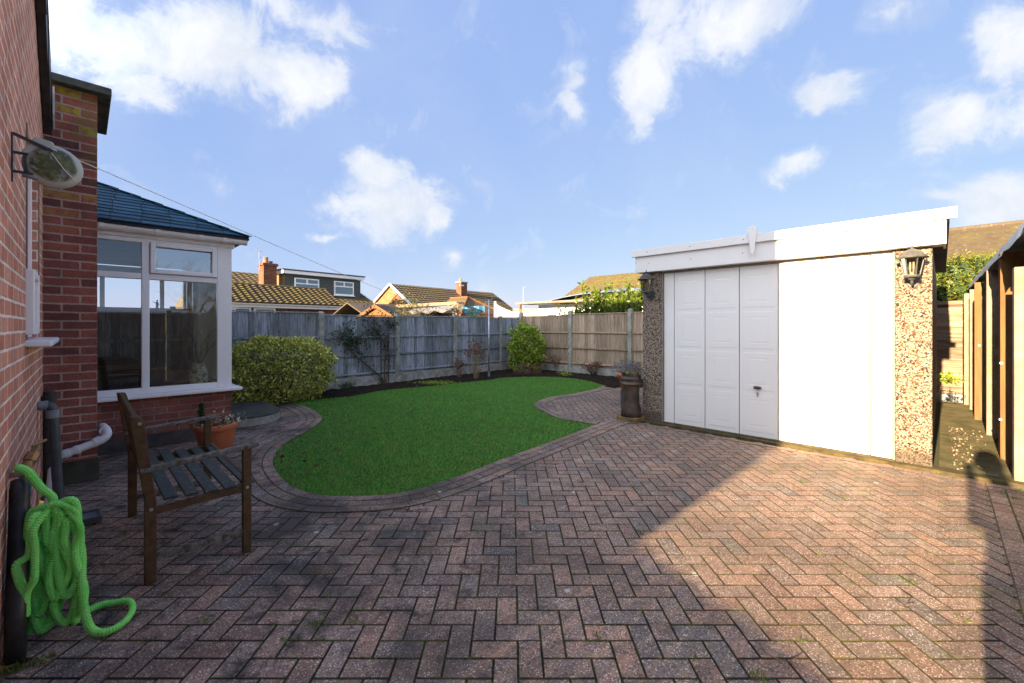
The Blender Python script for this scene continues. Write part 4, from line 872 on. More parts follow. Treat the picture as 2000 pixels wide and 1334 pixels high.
m = MB(); m.bar((px - .09, py, ptop), (px + .09, py, ptop), .012, .012); m.tube([(px - .09, py, ptop), (px - .10, py, ptop + .04), (px - .07, py, ptop + .05)], .006, 6); m.tube([(px + .09, py, ptop), (px + .10, py, ptop + .04), (px + .07, py, ptop + .05)], .006, 6); m.build('hooks', M_STEEL, t)

# ---- bench
bn = thing('garden_bench', 'weathered two seat wooden garden bench with dark lichened seat slats', 'bench', K, (.48, 3.6, 0))
Y0, Y1 = 3.01, 4.17
for y in (Y0, Y1):
    MB().prism([(.235, 0), (.285, 0), (.285, .43), (.235, .86), (.222, .90), (.175, .905), (.180, .86), (.235, .45)], 'y', y - .02, y + .02).build('back_leg', M_BENCH, bn, bevel=.004)
    MB().box(.69, .735, y - .022, y + .022, 0, .632).build('front_leg', M_BENCH, bn, bevel=.004)
    MB().bar((.215, y, .610), (.775, y, .648), .055, .026).build('armrest', noisy('bleached_arm_wood', (0.045, 0.032, 0.022), (0.17, 0.17, 0.16), 34, .8, .2), bn, bevel=.006)
    MB().prism([(.25, .365), (.70, .375), (.70, .425), (.55, .415), (.42, .405), (.25, .395)], 'y', y - .0125, y + .0125).build('seat_rail', M_BENCH, bn, bevel=.003)
    MB().bar((.27, y, .13), (.70, y, .125), .022, .04).build('stretcher', M_RAIL or bpy.data.materials['bleached_arm_wood'], bn, bevel=.003)
for k in range(5):
    u = .315 + k * .094; zz = .418 + .010 * math.cos(k * 1.1)
    MB().box(u, u + .064, Y0 - .015, Y1 + .015, zz, zz + .016).build('seat_slat', M_SLAT, bn, bevel=.004)
MB().bar((.735, Y0 + .02, .41), (.735, Y1 - .02, .41), .02, .05).build('front_rail', M_BENCH, bn, bevel=.003)
MB().bar((.200, Y0 + .02, .868), (.200, Y1 - .02, .868), .026, .062).build('top_rail', M_BENCH, bn, bevel=.006)
MB().bar((.262, Y0 + .02, .50), (.262, Y1 - .02, .50), .022, .045).build('lower_back_rail', M_BENCH, bn, bevel=.004)
for k in range(12):
    y = Y0 + .08 + k * (Y1 - Y0 - .16) / 11; MB().bar((.257, y, .515), (.203, y, .845), .034, .013, up=(0, 0, 1)).build('back_slat', M_BENCH, bn, bevel=.002)
for (x, z) in ((.215, .865), (.262, .40), (.712, .40)): MB().lathe([(.009, -.024), (.009, -.0215), (.001, -.021)], (x, Y0, z), 10, 'y').build('bolt', M_STEEL, bn)

# ---- terracotta pot and plants
pb, pa = 1.05, 5.68
t = thing('terracotta_pot', 'large round terracotta pot behind the bench by the conservatory', 'flower pot', K, (pb, pa, 0))
MB().lathe([(.135, 0), (.148, .005), (.188, .235), (.192, .24), (.205, .245), (.212, .30), (.205, .312), (.188, .31), (.18, .27), (.001, .265)], (pb, pa, 0), 36).build('pot', M_TERRA, t, smooth=True, bevel=0)
MB().lathe([(.001, .285), (.184, .280)], (pb, pa, 0), 24).build('soil', M_SOIL, t)
t = thing('potted_succulent', 'sprawling pinkish succulent with white tips in the terracotta pot', 'plant', K, (pb, pa, .28))
P = [(pb + random.gauss(0, .11), pa + random.gauss(0, .11), .29 + abs(random.gauss(0, .035))) for _ in range(500)]
P = [p for p in P if math.hypot(p[0] - pb, p[1] - pa) < .24]
leaves('stems', P, .035, noisy('succulent_red', (0.14, 0.07, 0.05), (0.22, 0.16, 0.10), 30, .7, 0, island=.4), t, up=.8)
P2 = [(pb + .06 + random.gauss(0, .10), pa - .05 + random.gauss(0, .10), .31 + abs(random.gauss(0, .05))) for _ in range(120)]
leaves('pale_tips', P2, .028, noisy('pale_leaf', (0.30, 0.33, 0.22), (0.48, 0.48, 0.38), 30, .7, 0, island=.3), t, up=.6, aspect=.9, kind='stuff')
t = thing('dwarf_conifer', 'small upright green conifer sprig at the back of the terracotta pot', 'plant', K, (pb - .13, pa + .03, .28))
P = [];
for _ in range(900):
    h = random.random(); r = .045 * (1 - h * .7) * math.sqrt(random.random()); th = random.uniform(0, 6.28); P.append((pb - .13 + r * math.cos(th), pa + .03 + r * math.sin(th), .28 + h * .25))
leaves('foliage', P, .022, M_DARKLEAF, t, up=1.2); MB().tube([(pb - .13, pa + .03, .26), (pb - .13, pa + .03, .45)], .006, 6).build('stem', M_TWIG, t)

# ---- fences
def fence(name, label, fr, xs, y, ztop, mat, boards='v', post_h=.10, post_w=.10, gravel=.24, zs=None, rails=(0.05, .34, .64, .97), front=-1, firstpost=True, lastpost=True):
    t = thing(name, label, 'fence', fr, (xs[0], y, 0))
    for i, x in enumerate(xs):
        if (i == 0 and not firstpost) or (i == len(xs) - 1 and not lastpost): continue
        zt = (zs[i] if zs else ztop) + post_h + random.uniform(-.02, .02); h = post_w / 2
        m = MB(); m.add([(x - h, y - h, -.1), (x + h, y - h, -.1), (x + h, y + h, -.1), (x - h, y + h, -.1), (x - h, y - h, zt - .03), (x + h, y - h, zt - .03), (x + h, y + h, zt - .03), (x - h, y + h, zt - .03), (x - h * .6, y - h * .6, zt), (x + h * .6, y - h * .6, zt), (x + h * .6, y + h * .6, zt), (x - h * .6, y + h * .6, zt)],
                        [(0, 1, 5, 4), (1, 2, 6, 5), (2, 3, 7, 6), (3, 0, 4, 7), (4, 5, 9, 8), (5, 6, 10, 9), (6, 7, 11, 10), (7, 4, 8, 11), (8, 9, 10, 11)])
        m.build('post', M_CONC, t, bevel=.006)
    for i in range(len(xs) - 1):
        x0, x1 = xs[i] + post_w * .38, xs[i + 1] - post_w * .38; z1 = min(zs[i], zs[i + 1]) if zs else ztop; z1 += random.uniform(-.015, .015)
        MB().box(x0, x1, y - .022, y + .022, -.08, gravel).build('gravel_board', M_CONC, t, bevel=.004)
        m = MB(); x = x0 + .03; zb = gravel + .01; tilt = random.uniform(-.004, .004)
        while x < x1 - .03:
            bw = random.uniform(.095, .112); xe = min(x + bw, x1 - .03)
            m.add([(x - .012, y + front * .006, zb), (xe, y + front * .013, zb), (xe, y + front * .003, zb), (x - .012, y, zb), (x - .012, y + front * .006, z1 - .03), (xe, y + front * .013, z1 - .03), (xe, y + front * .003, z1 - .03), (x - .012, y, z1 - .03)],
                  [(0, 3, 2, 1), (4, 5, 6, 7), (0, 1, 5, 4), (1, 2, 6, 5), (2, 3, 7, 6), (3, 0, 4, 7)]); x = xe + .001
        pn = m.build('panel', mat, t)
        f = MB(); f.box(x0, x0 + .035, y - .02, y + .02, zb, z1 - .02); f.box(x1 - .035, x1, y - .02, y + .02, zb, z1 - .02); f.box(x0, x1, y - .035, y + .035, z1 - .021, z1)
        for q in rails[:-1]:
            zz = zb + q * (z1 - zb); f.box(x0 + .035, x1 - .035, y + front * .045, y + front * .014, zz - .018, zz + .018)
        f.build('rails', mat, pn)
    return t
E = Frame(49.4, -2.77, 10.35)     # along the far left fence, origin at a post
M_FENCER = M_FENCE
xsl = [-1.85 * 4, -1.85 * 3, -1.85 * 2, -1.85, 0, 1.85, 3.70, 4.62]
fence('garden_fence', 'grey weathered board fence with concrete posts along the left of the lawn', E, xsl, 0, 1.655, M_FENCE, zs=[1.66, 1.66, 1.66, 1.66, 1.64, 1.66, 1.68, 1.69], post_h=.03, lastpost=False)
CBF = 10.04
xr = [3.16, 4.95, 5.66 - .0, 7.64, 9.56]
FX = Frame(-45, 0, 0)             # FX: x = -a direction, y = b
def fk(b, a): return (-a, b)
fence('garden_fence', 'warm brown board fence with concrete posts behind the lawn, next to the garage', FX, [-9.62, -7.62, -5.70, -3.83, -3.2], CBF, 1.74, M_FENCE2, post_h=.09, post_w=.11, lastpost=False)
# passage end fence
t = thing('passage_gate_fence', 'sunlit horizontal board panel closing the end of the side passage', 'fence', K, (11.15, -.2, 0))
m = MB(); z = .16
while z < 1.74: m.box(11.12 + random.uniform(-.003, .003), 11.15, -.26, .42, z, z + .118); z += .12
m.build('boards', M_FENCEH, t, bevel=.004); MB().box(11.07, 11.17, -.26, .42, 1.765, 1.80).build('cap_rail', M_FENCEH, t, bevel=.004); MB().box(11.11, 11.16, -.26, .42, -.02, .155).build('kick_board', M_BLUEG, t, bevel=.004)
tag(MB().box(10.9, 11.05, -.46, -.27, -.05, 1.95).build('gate_post', M_CONCP, fr=K, base=(10.97, -.36, 0), bevel=.012), 'pale concrete post at the far end of the side passage', 'post')

# ---- neighbour's prefab garage on the right
ng = thing('prefab_garage', 'neighbouring concrete panel garage with timber uprights and blue grey felt eaves', 'garage', K, (6.2, -.62, 0))
m = MB(); m.box(5.95, 11.6, -.78, -.62, -.05, 2.10); m.build('side_panel', M_CONCP, ng)
for (b, wd_, ao, ai, mt, h) in [(6.70, .20, -.424, -.62, M_POSTW, 2.14), (8.05, .12, -.395, -.62, M_CONCP, 2.08), (9.25, .05, -.335, -.41, M_POSTW, 2.02), (9.31, .12, -.345, -.62, M_CONCP, 2.02), (10.3, .12, -.32, -.62, M_CONCP, 1.98)]:
    MB().box(b, b + wd_, ai, ao, -.05, h).build('timber_upright' if mt is M_POSTW else 'concrete_rib', mt, ng, bevel=.006)
for (b, a, z) in ((6.69, -.43, 1.0), (6.69, -.425, .42), (9.24, -.385, 1.1)): MB().lathe([(.012, -.012), (.012, .0), (.001, .014)], (b, a, z), 8, 'x').build('bolt', M_STEEL, ng)
m = MB(); nn = 26; vs = []; B0 = 5.22
for i in range(nn + 1):
    b = B0 + (11.9 - B0) * i / nn; dz = .008 * math.sin(i * 2.1) + random.uniform(-.004, .004); sh_ = .012 * (b - B0)
    vs += [(b, -2.4, 2.33 + dz), (b, -.47 + sh_, 2.22 + dz), (b, -.435 + sh_ + random.uniform(-.006, .006), 2.09 + dz), (b, -.441 + sh_, 2.095 + dz), (b, -.49 + sh_, 2.20), (b, -2.4, 2.30)]
fs = []
for i in range(nn):
    for k in range(5): fs.append((i * 6 + k, i * 6 + k + 1, i * 6 + 7 + k, i * 6 + 6 + k))
m.add(vs, fs); m.build('roof_felt', M_FELT, ng)
MB().box(5.14, 5.20, -2.4, -.47, 2.13, 2.36).build('front_fascia', M_FASCIA, ng, bevel=.005)
MB().box(5.96, 11.6, -2.4, -.79, -.05, 2.1).build('body', M_CONCP, ng)
MB().box(5.80, 5.94, -.52, -.448, -.05, 1.90).build('corner_post', M_CONCP, ng, bevel=.008)
for k in range(3): MB().box(5.84, 5.95, -2.4, -.521, -.05 + k * .65, .59 + k * .65).build('front_panel', M_CONCP, ng, bevel=.006)
for z in (.70, 1.22, 1.80): MB().box(5.775, 5.839, -2.4, -.53, z - .03, z + .03).build('front_rail', M_BENCH, ng, bevel=.004)

# ------------------------------------------------------------ garage
gr = thing('garage', 'single garage with white panelled up and over door and pebble dash piers', 'garage', K, (5.789, 1.55, 0))
GF = 5.789
MB().box(GF, GF + .28, .066, .335, -.03, 2.15).build('pier', M_PEBBLE, gr, bevel=.01); MB().box(GF, GF + .28, 2.80, 3.093, -.03, 2.15).build('pier', M_PEBBLE, gr, bevel=.01)
MB().box(GF + .28, 10.95, .07, .15, -.03, 2.2).build('side_wall', M_PEBBLE, gr); MB().box(GF + .28, 10.95, 3.01, 3.09, -.03, 2.2).build('side_wall', M_PEBBLE, gr); MB().box(10.85, 10.95, .15, 3.01, -.03, 2.2).build('rear_wall', M_PEBBLE, gr)
MB().box(GF - .02, 11.1, -.05, 3.2, 2.36, 2.40).build('roof', M_FELTB, gr)
m = MB(); m.box(GF + .0, GF + .07, .336, .352, 0, 2.14); m.box(GF + .0, GF + .07, 2.783, 2.799, 0, 2.14); m.box(GF + .01, GF + .07, .352, 2.783, 2.125, 2.148); m.build('door_frame', noisy('worn_timber_frame', (0.16, 0.14, 0.12), (0.24, 0.22, 0.19), 10), gr)
xs = [2.781, 2.631, 2.214, 1.795, 1.369, .947, .529, .354]
dp = GF + .03
def door_panel(y1, y0, big):
    m = MB(); g = .005; x = dp; z0, z1 = .035, 2.122
    if not big:
        m.box(x, x + .02, y0 + g, y1 - g, z0, z1); return m
    H = 4; zz = np.linspace(z0 + .03, z1 - .03, H + 1); ya, yb = y0 + g, y1 - g
    m.box(x, x + .02, ya, yb, z0, z1)
    for k in range(H):
        za, zb = zz[k] + .02, zz[k + 1] - .02
        def ring(i, lo, hi, px0, px1, wdt):   # sloped raised moulding
            a0, a1, c0, c1 = ya + i, yb - i, za + lo, zb - hi
            A = [(px0, a0, c0), (px0, a1, c0), (px0, a1, c1), (px0, a0, c1)]; B = [(px1, a0 + wdt, c0 + wdt), (px1, a1 - wdt, c0 + wdt), (px1, a1 - wdt, c1 - wdt), (px1, a0 + wdt, c1 - wdt)]
            m.add(A + B, [(i_, (i_ + 1) % 4, 4 + (i_ + 1) % 4, 4 + i_) for i_ in range(4)]); return B
        B = ring(.03, 0, 0, x - .0003, x - .0028, .016)
        C = ring(.042, .012, .012, x - .0028, x - .0028, .055)
        D_ = ring(.097, .067, .067, x - .0028, x - .0008, .014)
        E_ = ring(.107, .077, .077, x - .0008, x - .0032, .016)
        m.add(E_, [(0, 1, 2, 3)])
    return m
dr = MB().box(dp + .02, dp + .03, .353, 2.782, .03, 2.124).build('door', noisy('seam_shade_core', (0.07, 0.055, 0.035), (0.12, 0.10, 0.07), 9), gr)  # dark tone paints shade into the seams between door panels
for k in range(7):
    o = door_panel(xs[k], xs[k + 1], k not in (0, 6)); o.build('door_panel', M_DOOR, dr)
MB().box(GF - .02, GF + .06, .336, 2.80, -.02, .033).build('door_sill', bpy.data.materials['mossy_threshold'], gr, bevel=.004)
h = MB(); h.M = Matrix.Translation((dp - .022, 1.587, .632)); h.lathe([(.001, -.016), (.03, -.014), (.044, -.004), (.046, .004), (.03, .014), (.001, .016)], (0, 0, 0), 20, 'x'); h.v = [(v[0], v[1], (v[2] - .632) * .42 + .632) for v in h.v]
h.build('door_handle', M_BLACK, dr, smooth=True)
h = MB(); h.lathe([(.014, -.006), (.014, .001)], (dp - .006, 1.587, .565), 14, 'x'); h.box(dp - .012, dp - .002, 1.580, 1.594, .525, .56); h.build('keyhole', M_STEEL, dr)
FB = GF - .095
MB().box(FB, FB + .022, -.03, 3.16, 2.152, 2.392).build('fascia', M_FASCIA, gr, bevel=.003)
MB().box(FB - .035, FB - .001, -.10, 3.20, 2.378, 2.478).build('upper_fascia', M_FASCIA, gr, bevel=.003)
MB().box(FB + .022, GF + .3, -.028, -.008, 2.152, 2.392).build('return_board', M_FASCIA, gr, bevel=.003); MB().box(FB + .022, GF + .3, 3.138, 3.158, 2.152, 2.392).build('return_board', M_FASCIA, gr, bevel=.003)
MB().box(FB + .022, GF + .1, -.008, 3.138, 2.150, 2.158).build('soffit', M_FASCIA, gr)
jc = 1.60; hw = [(.0, 2.225), (.026, 2.262), (.020, 2.275), (.024, 2.30), (.040, 2.44), (.050, 2.50), (.052, 2.535), (.042, 2.56), (.020, 2.574), (0, 2.578)]
MB().prism([(jc - u, z) for u, z in hw] + [(jc + u, z) for u, z in hw[-2:0:-1]], 'x', FB - .052, FB - .037).build('joint_cover', M_FASCIA, gr, bevel=.004)
m = MB()
for (y, z) in ((2.95, 2.43), (2.95, 2.27), (2.35, 2.43), (2.35, 2.27), (1.70, 2.43), (1.72, 2.27), (1.61, 2.43), (3.145, 2.3), (.9, 2.43), (.9, 2.27), (.3, 2.43)):
    m.lathe([(.006, -.002), (.006, .001)], (FB - (.0365 if z > 2.4 else .001), y, z), 8, 'x')
m.build('screw_heads', M_BLACK, gr)

# ---- wall lanterns
def lantern(y, mt, label):
    b0 = GF; c = b0 - .155
    t = thing('wall_lantern', label, 'wall light', K, (b0, y, 1.95), group='lanterns on the garage piers')
    m = MB(); m.prism([(y - .05, 1.80), (y - .055, 1.86), (y - .03, 1.89), (y + .03, 1.89), (y + .055, 1.86), (y + .05, 1.80), (y, 1.735)], 'x', b0 - .015, b0 - .001); m.build('back_plate', mt, t, bevel=.003)
    MB().tube([(b0 - .01, y, 1.83), (b0 - .06, y, 1.785), (b0 - .12, y, 1.79), (c, y, 1.84)], .011, 8).build('arm', mt, t, smooth=True)
    m = MB(); n = 6; z0, z1, r0, r1 = 1.865, 2.035, .055, .085
    for k in range(n):
        q = 2 * math.pi * (k + .5) / n; m.bar((c + r0 * math.cos(q), y + r0 * math.sin(q), z0), (c + r1 * math.cos(q), y + r1 * math.sin(q), z1), .009, .009)
    m.lathe([(.062, z0 - .016), (.066, z0 - .006), (.062, z0 + .006), (.001, z0)], (c, y, 0), n * 2); m.lathe([(.02, z0 - .04), (.035, z0 - .016)], (c, y, 0), 10); m.build('cage', mt, t, bevel=0)
    g = MB(); vs = [(c + r0 * math.cos(2 * math.pi * (k + .5) / n), y + r0 * math.sin(2 * math.pi * (k + .5) / n), z0) for k in range(n)] + [(c + r1 * math.cos(2 * math.pi * (k + .5) / n), y + r1 * math.sin(2 * math.pi * (k + .5) / n), z1) for k in range(n)]
    g.add(vs, [(k, (k + 1) % n, n + (k + 1) % n, n + k) for k in range(n)]); g.build('glass', M_LAMPGL, t)
    MB().lathe([(.120, z1 - .004), (.122, z1 + .004), (.095, z1 + .022), (.07, z1 + .055), (.035, z1 + .078), (.012, z1 + .088), (.010, z1 + .10), (.016, z1 + .108), (.006, z1 + .12), (.001, z1 + .15)], (c, y, 0), 20).build('cap', mt, t, smooth=True)
    m = MB(); m.tube([(c, y - .012, z0 + .03), (c, y - .012, z0 + .13)], .008, 8); m.tube([(c, y + .012, z0 + .03), (c, y + .012, z0 + .13)], .008, 8); m.tube([(c, y, z0), (c, y, z0 + .035)], .018, 10); m.build('bulb', M_BULB, t, smooth=True)
lantern(2.955, M_LANT, 'black hexagonal wall lantern in shade on the left garage pier')
lantern(.205, M_LANTG, 'grey weathered wall lantern in full sun on the right garage pier')

# ---- chimney pot planter and the pot behind it
gx, gy_ = G(1233, 821.5); cb, ca = (gx + gy_) * .7071, (gy_ - gx) * .7071
t = thing('chimney_pot', 'tall sooty clay chimney pot with crown top beside the left garage pier', 'chimney pot', K, (cb, ca, 0))
m = MB(); s_ = .155
def sqring(r, z): return [(cb - r, ca - r, z), (cb + r, ca - r, z), (cb + r, ca + r, z), (cb - r, ca + r, z)]
m.lathe([(.150, .055), (.148, .14), (.115, .26), (.112, .42), (.118, .50), (.123, .525)], (cb, ca, 0), 28)
m.lathe([(.140, .525), (.152, .535), (.150, .555), (.142, .56), (.142, .60), (.152, .61), (.150, .625), (.140, .63), (.140, .665)], (cb, ca, 0), 28); m.build('shaft', M_CPOT, t, smooth=True)
MB().box(cb - s_, cb + s_, ca - s_, ca + s_, 0, .07).build('base', noisy('mossy_clay', (0.10, 0.06, 0.035), (0.22, 0.15, 0.05), 8, .8, .3), t, bevel=.008)
m = MB(); n = 8
for k in range(n):
    for j in range(6):
        q0 = 2 * math.pi * (k + j / 6) / n; q1 = 2 * math.pi * (k + (j + 1) / 6) / n
        hh = lambda jj: .665 + .055 * (1 - abs(jj / 3 - 1))
        for rr in ((.140,), (.120,)): pass
        vs = [(cb + r * math.cos(q), ca + r * math.sin(q), z) for (r, q, z) in ((.141, q0, .66), (.141, q1, .66), (.143, q1, hh(j + 1)), (.143, q0, hh(j)), (.120, q0, .66), (.120, q1, .66), (.122, q1, hh(j + 1)), (.122, q0, hh(j)))]
        m.add(vs, [(0, 1, 2, 3), (4, 5, 6, 7), (3, 2, 6, 7)])
m.build('crown', M_CPOT, t)
MB().lathe([(.001, .63), (.125, .63)], (cb, ca, 0), 20).build('soil', M_SOIL, t)
P = [(cb - .04 + random.gauss(0, .03), ca + .01 + random.gauss(0, .03),   .67 + random.uniform(-.02, .04)) for _ in range(60)]
t = thing('seedling', 'small green seedling peeping out of the chimney pot', 'plant', K, (cb - .04, ca, .66)); leaves('leaves', P, .028, M_GREENLEAF, t, up=.8); MB().tube([(cb - .04, ca + .01, .64), (cb - .04, ca + .01, .72)], .004, 5).build('stem', M_TWIG, t)
lb, la = 6.49, 3.74
t = thing('terracotta_pot', 'small orange terracotta pot half hidden behind the dark chimney pot', 'flower pot', K, (lb, la, 0))
MB().lathe([(.10, .30), (.15, .53), (.175, .535), (.18, .61), (.165, .61), (.15, .57), (.001, .56)], (lb, la, 0), 28).build('pot', M_TERRA, t, smooth=True)
MB().lathe([(.11, .0), (.12, .30), (.001, .30)], (lb, la, 0), 24).build('pedestal', M_BLUEST, t)
t = thing('lavender', 'grey leaved lavender in the small terracotta pot by the fence', 'plant', K, (lb, la, .58))
P = []; O_ = []
for _ in range(700):
    th = random.uniform(0, 6.28); r = .21 * math.sqrt(random.random()); P.append((lb + r * math.cos(th), la + r * math.sin(th) * 1.1, .60 + random.uniform(0, .22) * (1 - r * 1.2)))
leaves('foliage', P, .05, M_LAV, t, up=1.0, aspect=.25); m = MB(); [m.tube([(lb, la, .56), (lb + random.uniform(-.25, .25), la + random.uniform(-.25, .25), .75)], .004, 4) for _ in range(14)]; m.build('stems', M_LAV, t)

# ------------------------------------------------------------ plants of the garden
def shell_points(n, c, r, rough=.12, boxy=2.6, zmin=.02, fill=.35, seed=0):
    rg = np.random.default_rng(seed); d = rg.normal(size=(n, 3)); d /= np.linalg.norm(d, axis=1)[:, None]
    k = (np.abs(d) ** boxy).sum(1) ** (-1 / boxy)
    bump = 1 + rough * (np.sin(d[:, 0] * 9 + seed) * np.sin(d[:, 1] * 8 + 1) + .7 * np.sin(d[:, 2] * 11 + d[:, 0] * 6)) 
    rad = k * bump * (1 - fill * rg.random(n) ** 2.2) * (1 + rg.normal(0, .025, n))
    p = d * rad[:, None] * np.array(r) + np.array(c); ok = p[:, 2] > zmin; return p[ok], d[ok]
def bush(name, label, cat, fr, c, r, n, size, mat, seed, boxy=2.6, rough=.1, up=.2, aspect=.6, trunk=True, group=None, fill=.35):
    t = thing(name, label, cat, fr, (c[0], c[1], 0), group)
    p, d = shell_points(n, c, r, rough, boxy, seed=seed, fill=fill); leaves('foliage', p, size, mat, t, up=up, aspect=aspect, out=d * .8)
    m = MB(); rr = random.Random(seed)
    for k in range(9):
        th = rr.uniform(0, 6.28); e = Vector((c[0] + r[0] * .7 * math.cos(th), c[1] + r[1] * .7 * math.sin(th), c[2] + r[2] * rr.uniform(0, .7))); s = Vector((c[0] + rr.uniform(-.1, .1), c[1] + rr.uniform(-.06, .06), 0)); m.tube([s, s.lerp(e, .5) + Vector((0, 0, .08)), e], [.022, .014, .006], 6)
    m.build('branches', M_TWIG, t); return t
# variegated hedge against the left fence: x 452..642 px, y 652..785
hx, hy = G(545, 788)
bush('variegated_shrub', 'large clipped yellow green variegated shrub against the grey fence', 'shrub', E, (-2.86, -.60, .58), (.85, .40, .58), 12500, .050, M_HEDGELEAF, 3, boxy=3.2, rough=.08, aspect=.72, fill=.26)
bush('corner_shrub', 'glossy green shrub in the far corner of the two fences', 'shrub', W, (.42, 12.75, .72), (.50, .48, .70), 6500, .075, M_GREENLEAF, 8, boxy=2.1, rough=.18, aspect=.55)
bush('clipped_dead_shrub', 'low rounded brown twiggy shrub in front of the green corner shrub', 'shrub', W, (.42, 12.1, .14), (.36, .30, .17), 2200, .05, M_DRYRED, 12, boxy=2.2, aspect=.15)
def dryplant(name, label, x, y, h, w_, n, mat, leafmat=None, seed=1, lsize=.05, lean=.4):
    t = thing(name, label, 'plant', W, (x, y, 0)); rr = random.Random(seed); m = MB(); tips = []
    for k in range(n):
        th = rr.uniform(0, 6.28); l = rr.uniform(.6, 1) * h; rr_ = w_ * rr.uniform(.3, 1); e = Vector((x + rr_ * math.cos(th), y + rr_ * math.sin(th), l)); s = Vector((x + rr.uniform(-.04, .04), y + rr.uniform(-.04, .04), 0)); md = s.lerp(e, .5) + Vector((rr.gauss(0, .03), rr.gauss(0, .03), l * .12))
        m.tube([s, md, e], [.006, .0045, .002], 5, cap=False); tips.append(e)
        for _ in range(2):
            q = md.lerp(e, rr.random()); f = q + Vector((rr.gauss(0, .07), rr.gauss(0, .07), rr.uniform(.05, .16))); m.tube([q, f], [.003, .0015], 4, cap=False); tips.append(f)
    m.build('stems', mat, t)
    if leafmat:
        P = [tuple(e + Vector((rr.gauss(0, .03), rr.gauss(0, .03), rr.gauss(0, .03)))) for e in tips for _ in range(5)]; leaves('leaves', P, lsize, leafmat, t, aspect=.8)
    return t
for (px_, py_, h, w_, n, mt, lm, lab, sd) in [
    (929, 742, .98, .38, 26, M_STRAW, M_DRYRED, 'leafless hydrangea with russet seed heads beside the washing line pole', 1), (1088, 727, .55, .36, 34, M_DRYRED, None, 'dry russet stems at the foot of the brown fence', 2),
    (1160, 735, .30, .35, 26, M_TWIG, M_DRYRED, 'low straggly brown plant in the bed near the chimney pot', 3), (896, 740, .45, .16, 12, M_DRYRED, M_DRYRED, 'thin dead climber at the foot of a concrete fence post', 4)]:
    x, y = G(px_, py_); dryplant('dry_plant', lab, x, y, h, w_, n, mt, lm, sd)
for (px_, py_, r_, h_, n, mt, lab) in [(850, 752, .5, .07, 500, M_GREENLEAF, 'patch of low green ground cover in the soil bed by the fence'), (1104, 735, .18, .10, 200, M_GREENLEAF, 'small bright green tuft in the soil bed behind the lawn'), (674, 762, .2, .14, 260, M_DARKLEAF, 'dark grassy tuft at the foot of the climbing rose'), (475, 784, .4, .12, 500, M_DARKLEAF, 'ivy and grass at the foot of the variegated shrub'), (1225, 748, .30, .18, 500, M_DARKLEAF, 'low dark foliage in the bed behind the chimney pot')]:
    x, y = G(px_, py_); P = [(x + random.gauss(0, r_ * .5), y + random.gauss(0, .10), random.uniform(.02, h_)) for _ in range(n)]
    tag(leaves('low_plant', P, .045, mt, up=1.0, aspect=.4, base=(x, y, 0)), lab, 'plant')
# climbing rose on a trellis frame
t = thing('climbing_rose', 'sparse dark climbing rose trained on wires against the grey fence', 'climber', E, (-1.0, -.12, 0))
m = MB(); P = []; rr = random.Random(4)
def cane(pts, r): 
    c = [Vector(q) for q in catmull([Vector(p) for p in pts], False, 6)]; m.tube(c, [r * (1 - .6 * i / len(c)) for i in range(len(c))], 6)
    for q in c[4:]:
        for _ in range(5):
            if rr.random() < .45: P.append(tuple(q + Vector((rr.gauss(0, .06), rr.gauss(0, .04), rr.gauss(0, .06)))))
    return c
c1 = cane([(-.42, -.1, 0), (-.5, -.12, .2), (-.85, -.1, .5), (-1.25, -.1, .85), (-1.45, -.1, 1.1), (-1.7, -.1, 1.2)], .02)
c2 = cane([(-.40, -.1, 0), (-.42, -.12, .5), (-.38, -.1, .9), (-.55, -.1, 1.2), (-.75, -.1, 1.4)], .016)
c3 = cane([(-.40, -.1, 0), (-.28, -.12, .6), (-.35, -.1, 1.1), (-.15, -.1, 1.5)], .012)
for k in range(16):
    s = rr.choice(c1[6:] + c2[6:] + c3[6:]); cane([s, s + Vector((rr.uniform(-.2, .2), 0, .18)), s + Vector((rr.uniform(-.4, .3), rr.uniform(-.08, .02), rr.uniform(.25, .45)))], .006)
for (x, z, s_) in ((-1.25, 1.25, .14), (-1.2, .95, .12), (-.5, 1.3, .16), (-.2, 1.45, .12), (-.75, 1.2, .12), (-1.15, 1.05, .10)):
    for _ in range(90): P.append((x + rr.gauss(0, s_), -.1 + rr.gauss(0, .05), z + rr.gauss(0, s_ * .8)))
m.build('canes', M_TWIG, t); leaves('leaves', P, .06, M_DARKLEAF, t, aspect=.6)
t = thing('trellis', 'narrow dark wooden trellis ladder behind the climbing rose', 'trellis', E, (-.35, -.07, 0))
m = MB(); [m.bar((x, -.06, 0), (x, -.06, 1.18), .02, .015, up=(1, 0, 0)) for x in (-.47, -.27)]; [m.bar((-.47, -.06, z), (-.27, -.06, z), .012, .015) for z in (.3, .6, .9, 1.16)]; m.build('lattice', M_TWIG, t)
